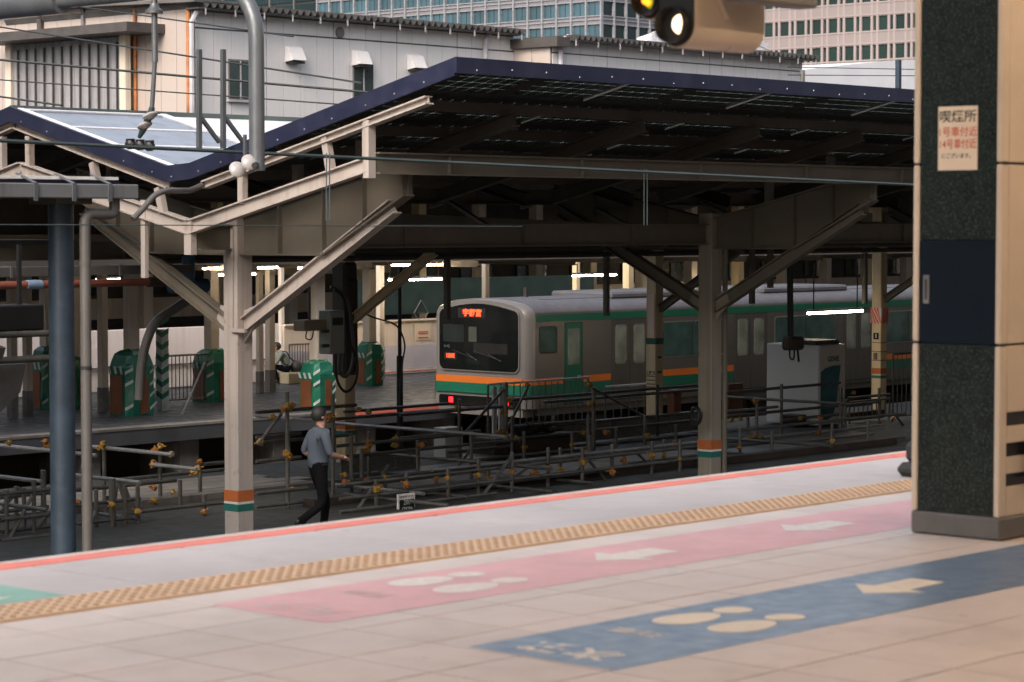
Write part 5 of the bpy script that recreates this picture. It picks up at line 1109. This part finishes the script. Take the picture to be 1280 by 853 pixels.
def headbits(ob, hc, f, l, base):
    hc = Vector(base)+hc
    bb = MB(); n = 14; vs = []; fs = []
    for i in range(8):                                           # hair cap hugging the skull
        t = math.pi*.74*i/7
        for k in range(n):
            a = 2*math.pi*k/n; rr = math.sin(t); fr = math.cos(a)
            cut = 1.0 if fr < .3 else .5
            tt = t*cut; rr = math.sin(tt)
            vs.append(hc+f*(.118*rr*math.cos(a)-.008)+l*(.098*rr*math.sin(a))+Vector((0, 0, .118*math.cos(tt)+.012)))
    for i in range(7):
        for k in range(n): fs.append((i*n+k, i*n+(k+1) % n, (i+1)*n+(k+1) % n, (i+1)*n+k))
    bb.add(vs, fs); bb.build('hair', m_hair, ob, smooth=True)
    for s in (-1, 1):
        bb = MB(); bb.lathe([(.008, -.01), (.022, -.006), (.024, .004), (.010, .012)], hc+l*(s*.083)+f*.0+Vector((0, 0, -.02)), 10, l*s); bb.build('ear', m_skin, ob, smooth=True)
        bb = MB(); bb.lathe([(.004, -.004), (.010, 0), (.004, .006)], hc+f*.098+l*(s*.032)+Vector((0, 0, -.005)), 8, f); bb.build('eye', m_hair, ob)
    bb = MB(); bb.prism([(0, 0), (1, 0), (0, 1)], 'x', 0, 1); bb = MB()
    a = hc+f*.09; bb.add([a+Vector((0, 0, .01)), a+l*.016+Vector((0, 0, -.04)), a-l*.016+Vector((0, 0, -.04)), a+f*.035+Vector((0, 0, -.035))], [(0, 1, 3), (0, 3, 2), (1, 2, 3), (0, 2, 1)]); bb.build('nose', m_skin, ob)
    a = hc+f*.088+Vector((0, 0, -.07)); bb = MB(); bb.bar(a-l*.024, a+l*.024, .012, .010); bb.build('mouth', MAT('lips', (.25, .1, .08), .6), ob)
mb_ = at(398, 668, Y=24.1); base = (mb_.x, 24.1, -2.65)
ob, f, l, P, nm_ = person('person', base, R(-18), J, B, 'person in pale blue shirt and black trousers walking past the front column', [m_skin, m_shirt, m_trou, m_shoe])
headbits(ob, P[nm_.index('head')], f, l, base)
bb = MB(); bw = Vector(base)+P[nm_.index('waist')]
bb.tube([bw+f*(.118*math.cos(a))+l*(.152*math.sin(a))+Vector((0, 0, -.055)) for a in [2*math.pi*k/20 for k in range(21)]], .016, 6); bb.build('belt', m_shoe, ob, smooth=True)
# crouching person on a beige case
J = {'pelvis': (0, 0, .40, (.15, .13), 2), 'waist': (.05, 0, .50, (.145, .12), 1), 'chest': (.16, 0, .68, (.17, .13), 1), 'shoulders': (.22, 0, .80, (.13, .10), 1), 'neck': (.27, 0, .87, .06, 1), 'jaw': (.34, 0, .90, (.062, .07), 0), 'head': (.34, 0, .98, (.078, .095), 0), 'crown': (.33, 0, 1.04, (.06, .07), 0),
     'shL': (.22, .18, .79, .066, 1), 'elL': (.36, .22, .55, .05, 1), 'wrL': (.52, .12, .52, .032, 0), 'shR': (.22, -.18, .79, .066, 1), 'elR': (.36, -.22, .55, .05, 1), 'wrR': (.52, -.12, .50, .032, 0),
     'hipL': (.05, .10, .38, .095, 2), 'knL': (.42, .13, .46, .068, 2), 'anL': (.30, .13, .09, .05, 2), 'toL': (.46, .13, .04, .038, 3), 'hipR': (.05, -.10, .38, .095, 2), 'knR': (.42, -.13, .46, .068, 2), 'anR': (.30, -.13, .09, .05, 2), 'toR': (.46, -.13, .04, .038, 3)}
B = [('pelvis', 'waist'), ('waist', 'chest'), ('chest', 'shoulders'), ('shoulders', 'neck'), ('neck', 'jaw'), ('jaw', 'head'), ('head', 'crown'), ('shoulders', 'shL'), ('shL', 'elL'), ('elL', 'wrL'), ('shoulders', 'shR'), ('shR', 'elR'), ('elR', 'wrR'),
     ('pelvis', 'hipL'), ('hipL', 'knL'), ('knL', 'anL'), ('anL', 'toL'), ('pelvis', 'hipR'), ('hipR', 'knR'), ('knR', 'anR'), ('anR', 'toR')]
hand(J, B, 'l', 'wrL', 'elL', 1); hand(J, B, 'r', 'wrR', 'elR', -1)
sp_ = at(362, 480, Z=-2.65); base = (sp_.x, sp_.y, -2.65)
ob, f, l, P, nm_ = person('person', base, R(140), J, B, 'person in grey green shirt crouched on a beige case with a shoulder bag', [m_skin, m_green2, m_trou, m_shoe])
headbits(ob, P[nm_.index('head')], f, l, base)
b = MB(); b.cbox(sp_.x-.28, sp_.x+.22, sp_.y-.26, sp_.y+.2, -2.65, -2.34, .03); tag(b.build('case', m_tan), 'beige case under the crouching person', 'case')
Bv = Vector(base); sh = Bv+f*.20+l*.15+Vector((0, 0, .86)); bag = Bv-f*.20-l*.20+Vector((0, 0, .42))
b = MB(); b.lathe([(.05, -.20), (.15, -.14), (.19, 0), (.15, .14), (.05, .2)], bag, 12, (f*.2+l*.9+Vector((0, 0, .1)))); bg2 = b.build('shoulder_bag', m_dark, smooth=True); tag(bg2, 'black shoulder bag hanging behind the crouching person', 'bag')
b = MB(); b.tube(catmull([bag+Vector((0, 0, .12)), Bv-f*.02-l*.1+Vector((0, 0, .68)), Bv+f*.08+l*.05+Vector((0, 0, .84)), sh], 5), .018, 6); b.build('strap', m_dark, bg2, smooth=True)

# ================================================================== BUILDINGS BEHIND
ws_ = thing('white_shed', (90, 86, -4), 'long white panelled shed with corrugated eaves and an end wall tinted with sun glow', 'building')
YW, YW2 = 85.0, 82.5
XW0 = at(244, 10, Y=YW).x; XW1 = at(690, 48, Y=YW2).x; XW2 = at(1003, 75, Y=YW2).x
EZ = at(244, 8, Y=YW).z; EZ2 = at(690, 46, Y=YW2).z
zl1 = at(331, 41, Y=YW).z; zl2 = at(331, 20, Y=YW).z; EZ2 = at(750, 52, Y=YW2).z
def wallrun(y, x0, x1, ez, n, z1, z2):
    wpan = (x1-x0)/n
    for k in range(n):
        a, c = x0+wpan*k, x0+wpan*(k+1); gap = .05 if k % 4 == 0 else .012
        for za, zb in ((-4, z1-.05), (z1+.03, z2-.04), (z2+.03, ez)):
            b = MB(); b.box(a+gap, c-.012, y, y+.1, za, zb); b.build('wall_panel', m_bwall, ws_)
    b = MB(); b.box(x0, x1, y+.05, y+.5, -4, ez); b.build('backing_wall', m_eave, ws_)
wallrun(YW, XW0, XW1-.1, EZ-.15, 20, zl1, zl2)
wallrun(YW2, XW1, XW2, EZ2-.15, 20, EZ2-1.9, EZ2-.75)
def eave(y, x0, x1, ez):
    b = MB(); b.box(x0-.1, x1+.1, y-.75, y+.2, ez-.16, ez-.10); b.build('soffit', m_eave, ws_)
    n = int((x1-x0)/.43); pl = []
    b = MB()
    for k in range(n):
        a = x0+(x1-x0)*k/n; c = x0+(x1-x0)*(k+1)/n; m = (a+c)/2
        b.prism([(a+.02, ez+.14), (c-.02, ez+.14), (m+.05, ez-.10), (m-.05, ez-.10)], 'y', y-.9, y+14)
    b.build('corrugated_roof', m_eave, ws_)
    for k in range(0, n, 4): b = MB(); xx = x0+(x1-x0)*(k+.5)/n; b.box(xx-.03, xx+.03, y-.85, y-.8, ez-.42, ez-.1); b.build('eave_strap', m_gfr, ws_)
eave(YW, XW0-.3, XW1-.2, EZ); eave(YW2, XW1+.7, XW2+.4, EZ2)
# sun-tinted return wall of the projecting part and its capping
for k in range(2): b = MB(); b.box(XW1-.12, XW1-.02, YW2+.03+1.25*k, YW2+1.25*(k+1), -4, EZ2-.5); b.build('end_panel', m_bwarm, ws_)
b = MB(); b.box(XW1-.4, XW1+.6, YW2-.7, YW+.1, EZ2-.48, EZ2+.0); b.build('dark_capping', m_ddoor, ws_)
# vents, windows, pipes
for u, v in ((364, 68), (447, 73), (516, 78)):
    c = at(u, v, Y=YW); b = MB(); b.prism([(YW-.02, c.z+.38), (YW-.3, c.z+.3), (YW-.62, c.z-.30), (YW-.02, c.z-.38)], 'x', c.x-.42, c.x+.42); vh = b.build('vent_hood', m_bwall, ws_)
    b = MB(); b.box(c.x-.36, c.x+.36, YW-.55, YW-.03, c.z-.45, c.z-.36); b.build('vent_mouth', m_black, vh)
c = at(424, 41, Y=YW); b = MB(); b.lathe([(.26, 0), (.26, .08), (.22, .1)], (c.x, YW-.01, c.z), 18, (0, -1, 0)); b.build('round_vent', m_plinth, ws_)
for u, v, hw2, hh in ((299, 100, .68, .92), (453, 101, .66, .85)):
    c = at(u, v, Y=YW); b = MB(); b.box(c.x-hw2, c.x+hw2, YW-.08, YW-.005, c.z-hh, c.z+hh); wn = b.build('window', m_plinth, ws_)
    for s in (-1, 1): b = MB(); b.box(c.x+s*hw2/2-hw2*.44, c.x+s*hw2/2+hw2*.44, YW-.10, YW-.082, c.z-hh+.08, c.z+hh-.08); b.build('pane', m_win, wn)
    b = MB(); b.box(c.x-.035, c.x+.035, YW-.12, YW-.09, c.z-hh+.05, c.z+hh-.05); b.build('mullion', m_gfr, wn); b = MB(); b.box(c.x-hw2-.1, c.x+hw2+.1, YW-.2, YW-.01, c.z-hh-.1, c.z-hh); b.build('sill', m_gfr, wn)
for u, v0, v1, yy in ((612, 40, 80, YW), (246, 15, 60, YW), (706, 48, 75, YW2)):
    a, c = at(u, v0, Y=yy-.2), at(u, v1, Y=yy-.2); b = MB(); b.tube([a+Vector((.25, 0, .1)), a, a-Vector((.3, 0, .45)), (a.x-.3, a.y, c.z-3)], .13, 8); b.build('downpipe', m_gfr, ws_, smooth=True)
# end wall facing the evening light
XEW = XW0-.1
for k in range(22):
    y = YW+.1+1.1*k; b = MB(); b.box(XEW, XEW+.1, y+.012, y+1.088, -4, EZ+.6); b.build('end_panel', m_bwarm, ws_)
b = MB(); b.box(XEW+.05, XEW+.6, YW+.1, YW+24.4, -4, EZ+.6); b.build('backing_wall', m_ddoor, ws_)
b = MB(); b.prism([(YW-.9, EZ+.1), (YW+26, EZ+.9), (YW+26, EZ+1.05), (YW-.9, EZ+.25)], 'x', XEW-.7, XEW+2); b.build('verge_board', m_eave, ws_)
for u in (171, 238):
    y = at(u, 60, X=XEW).y; b = MB(); b.tube([(XEW-.12, y, -4), (XEW-.12, y, at(u, 10, X=XEW).z)], .10 if u == 238 else .085, 8); b.build('rusty_downpipe', m_rusty, ws_, smooth=True)
ya, yb_ = at(163, 45, X=XEW-2).y, at(-30, 50, X=XEW-2).y
zt = at(80, 40, X=XEW-2).z
b = MB(); b.box(XEW-2.2, XEW, ya, yb_, zt-.22, zt+.20); b.build('lean_roof', m_ddoor, ws_)
y0, y1 = at(152, 90, X=XEW-.6).y, at(17, 90, X=XEW-.6).y; n = 24
b = MB(); pl = []
for k in range(n+1): pl.append((y0+(y1-y0)*k/n, XEW-.6+(.09 if k % 2 else 0)))
vs = [(x, y, z) for y, x in pl for z in (-4, zt-.25)]; b.add(vs, [(2*k, 2*k+2, 2*k+3, 2*k+1) for k in range(n)]); b.build('corrugated_door', m_oldcor, ws_)
for k in range(1, n, 2): b = MB(); yy = y0+(y1-y0)*k/n; b.box(XEW-.64, XEW-.56, yy-.03, yy+.03, -4, zt-.5); b.build('door_rib', m_ddoor, ws_)
for y in (y0-.25, y1+.25): b = MB(); b.box(XEW-.75, XEW-.45, y-.22, y+.22, -4, zt-.22); b.build('door_jamb', m_hoardc, ws_)
for u in (50, 105): y = at(u, 20, X=XEW).y; b = MB(); b.box(XEW-.12, XEW-.01, y-.1, y+.1, zt+.2, EZ+.5); b.build('pilaster', m_gsp, ws_)
y = at(52, 28, X=XEW).y; b = MB(); b.box(XEW-.2, XEW-.02, y-.2, y+.1, zt+.2, zt+.9); b.build('bracket_plate', m_ddoor, ws_)
# glass office block
gX, gY = at(752, 0, Y=273).x, 273.0
zr = [at(752, v, Y=gY).z for v in (29.4, 23.8, 19.4, .6)]           # sill, mid rail, head of spandrel, next floor
FP = zr[3]-zr[0]; mpY = (at(655.6, 20, X=gX).y-at(747, 20, X=gX).y)/5; mpX = (at(797.5, 20, Y=gY).x-at(752.5, 20, Y=gY).x)/3
gb = thing('glass_office_block', (gX+20, gY+20, -4), 'glass office block with white mullions above the shed', 'building')
nL = int((at(402, 10, X=gX).y-gY)/mpY)+1; nR = 22
b = MB(); b.box(gX+.6, gX+75, gY+.6, gY+nL*mpY-.3, -4, zr[0]+FP*5); b.build('core', m_gwind, gb)
pane = None
for fl in range(-3, 4):
    z0 = zr[0]+fl*FP; zs = zr[2]+fl*FP; zn = z0+FP                     # spandrel z0..zs, glass zs..zn
    b = MB(); b.box(gX+.1, gX+.5, gY+.1, gY+nL*mpY, z0, zs); b.build('spandrel', m_gsp, gb); b = MB(); b.box(gX+.55, gX+nR*mpX, gY+.1, gY+.5, z0, zs); b.build('spandrel', m_gwind if False else m_gsp, gb)
    for zz in (z0, zr[1]+fl*FP, zs):
        b = MB(); b.box(gX-.1, gX+.12, gY-.1, gY+nL*mpY, zz-.09, zz+.09); b.box(gX+.14, gX+nR*mpX, gY-.1, gY+.12, zz-.09, zz+.09); b.build('rail', m_gmull, gb)
    if -2 <= fl <= 2:
        for k in range(nL):
            for h in (0, 1):
                y = gY+mpY*k+mpY*h/2; b = None
                if pane is None:
                    bb = MB(); bb.box(-.04, .04, .06, mpY/2-.06, .1, FP-(zs-z0)-.1); pane = bb.build('window', m_gwin, gb, origin=(0, 0, 0)); pane.location = Vector((gX+.3, y, zs))-WL[gb.name]
                else: inst(pane, (gX+.3, y, zs), gb)
        for k in range(12):
            b = MB(); b.box(gX+mpX*k+.1, gX+mpX*(k+1)-.1, gY+.26, gY+.34, zs+.1, zn-.1); b.build('window', m_gwind, gb)
for k in range(nL+1): b = MB(); y = gY+mpY*k; b.box(gX-.3, gX+.3, y-.16, y+.16, zr[0]-3*FP, zr[0]+4*FP); b.build('mullion', m_gmull, gb)
for k in range(1, 13): b = MB(); x = gX+mpX*k; b.box(x-.14, x+.14, gY-.3, gY+.3, zr[0]-3*FP, zr[0]+4*FP); b.build('mullion', m_gmull, gb)
dX = gX+25; dy0 = at(400, 5, X=dX).y
db = thing('dark_glass_tower', (dX+20, dy0+40, -4), 'dark glass tower behind the shed roof at upper left', 'building')
b = MB(); b.box(dX, dX+40, dy0, dy0+95, -4, 75); b.build('core', m_dark, db)
for k in range(12):
    for fl in range(6):
        b = MB(); y = dy0+7.5*k; z = 30+4.2*fl; b.box(dX-.2, dX-.05, y+.2, y+7.2, z+.25, z+3.9); b.build('window', m_gwind, db)
    b = MB(); b.box(dX-.5, dX-.02, dy0+7.5*k-.12, dy0+7.5*k+.12, 20, 60); b.build('fin', m_plinth, db)
# stone office block
sX = 272.0
so_ = thing('stone_office_block', (sX+20, 195, -4), 'pinkish stone office block with rows of green tinted windows', 'building')
pY = (at(960, 30, X=sX).y-at(1124.3, 30, X=sX).y)/8; yr = at(1124.3, 30, X=sX).y         # window centre
zq = [at(1037, v, X=sX).z for v in (24, 41.5, 59.5)]; SP = zq[0]-zq[2]; wh = zq[0]-zq[1]
k0, k1 = -6, 12
b = MB(); b.box(sX+.5, sX+60, yr+pY*(k0-.5), yr+pY*(k1+.5), -4, zq[0]+SP*4); b.build('core', m_stonesp, so_)
winp = slotp = None
for fl in range(-2, 3):
    zt_ = zq[0]+fl*SP
    b = MB(); b.box(sX+.15, sX+.52, yr+pY*(k0-.5), yr+pY*(k1+.5), zt_-SP+.02, zt_-wh); b.build('spandrel', m_stonesp, so_)
    for zz in (zt_-wh-.12, zt_-SP+.25): b = MB(); b.box(sX+.08, sX+.2, yr+pY*(k0-.5), yr+pY*(k1+.5), zz-.1, zz+.1); b.build('string_course', m_stoneb, so_)
    if -2 <= fl <= 1:
        for k in range(k0, k1+1):
            y = yr+pY*k
            if winp is None:
                bb = MB(); bb.box(-.04, .04, -pY*.27, pY*.27, -wh+.02, -.05); winp = bb.build('window', m_swin, so_, origin=(0, 0, 0)); winp.location = Vector((sX+.40, y, zt_))-WL[so_.name]
                bb = MB(); bb.box(-.04, .04, -pY*.08, pY*.08, -wh+.02, -.05); slotp = bb.build('narrow_window', m_gwind, so_, origin=(0, 0, 0)); slotp.location = Vector((sX+.42, y+pY*.5, zt_))-WL[so_.name]
            else: inst(winp, (sX+.40, y, zt_), so_); inst(slotp, (sX+.42, y+pY*.5, zt_), so_)
for k in range(k0, k1+1):
    for o_ in (.335, .665):
        b = MB(); y = yr+pY*(k+o_); b.box(sX+.12, sX+.45, y-pY*.068, y+pY*.068, -4, zq[0]+SP*3); b.build('pier', m_stoneb, so_)
# white tents
a = [at(u, v, Y=90) for u, v in ((990, 89), (1050, 82), (1100, 77), (1150, 75), (1260, 78))]
b = MB(); b.prism([(a[0].x, -4)] + [(p.x, p.z) for p in a] + [(a[-1].x, -4)], 'y', 90, 104); tag(b.build('white_tent', m_roofw), 'white tent roof right of the long shed', 'tent')
a = [at(u, v, Y=104) for u, v in ((800, 62), (812, 46), (880, 24), (956, 62))]
b = MB(); b.prism([(p.x, p.z) for p in a], 'y', 104, 105); wg = tag(b.build('gabled_tent', m_roofw), 'white gabled roof peeking over the shed behind the signal', 'roof')
b = MB(); b.bar(a[1]+Vector((0, -.3, .1)), a[2]+Vector((0, -.3, .1)), .3, .35); b.bar(a[2]+Vector((0, -.3, .1)), a[3]+Vector((0, -.3, .1)), .3, .35); b.build('verge_trim', m_gfr, wg)
b = MB(); p = at(1123, 75, Y=40); q = at(1123, 112, Y=40); b.bar(p, q+Vector((0, 0, -.6)), .13, .13); tag(b.build('blue_stub_post', m_bluep), 'short blue post rising above the canopy eave near the granite pillar', 'post')
b = MB(); p = at(1003, 88, Y=60); b.tube([p, (p.x, p.y, 1.5)], .11, 8); tag(b.build('dark_stub_post', m_plinth), 'dark stub post at the right end of the shed', 'post')
wire(at(985, 84, Y=60), at(1300, 90, Y=60), .02, m_wire, 'upper thin wire in front of the white tent'); wire(at(985, 94, Y=60), at(1300, 96, Y=60), .02, m_wire, 'lower thin wire in front of the white tent')

ob_ = thing('added_overbridge', (-5, 50, -4), 'unseen bridge added over the tracks beyond the left edge to shade them', 'building')  # unseen bridge, added to keep low sun and sky glow off the tracks
b = MB(); b.box(-14, 7, 20.8, 82, 3.2, 11.5); b.build('wall', m_stonesp, ob_)
b = MB(); b.box(7, 7.06, 22, 81, 5, 7.2); b.box(7, 7.06, 22, 81, 8.4, 10.4); b.build('window_band', m_gwind, ob_)
for y in (21.4, 31.4, 41, 50, 60, 70, 81): b = MB(); b.box(-13, -12, y, y+.8, -4, 3.2); b.box(5.4, 6.4, y, y+.8, -4, 3.2); b.build('pier', m_plat, ob_)
# unseen city blocks, added beyond the frame to block low sky light
def block(x0, x1, y0, y1, h, face, label):
    t = thing('added_city_block', ((x0+x1)/2, (y0+y1)/2, -4), label, 'building', 'added city blocks around the station')
    b = MB(); b.box(x0, x1, y0, y1, -4, h); b.build('wall', m_stonesp, t)
    b = MB()
    for k in range(int((h-4)/4)):
        z = 2+4*k
        if face == 'y': b.box(x0+1.5, x1-1.5, y1, y1+.06, z, z+2.1)
        elif face == 'x': b.box(x1, x1+.06, y0+1.5, y1-1.5, z, z+2.1)
        else: b.box(x0-.06, x0, y0+1.5, y1-1.5, z, z+2.1)
    b.build('window_band', m_gwind, t)
for x0, x1, y0, y1, h, fc, lb in ((-95, -40, -110, -50, 40, 'y', 'added stone city block behind the camera to the left'), (-35, 30, -100, -48, 52, 'y', 'added tall stone city block straight behind the camera'), (36, 95, -105, -50, 44, 'y', 'added stone city block behind the camera to the right'), (102, 170, -100, -46, 50, 'y', 'added stone city block far behind the camera to the right'),
        (-150, -100, 30, 90, 34, 'x', 'added stone city block beyond the left end of the station'), (-150, -105, 96, 170, 40, 'x', 'added far stone city block beyond the left end'), (190, 240, -40, 40, 42, '-x', 'added stone city block beyond the right end of the station')):
    block(x0, x1, y0, y1, h, fc, lb)
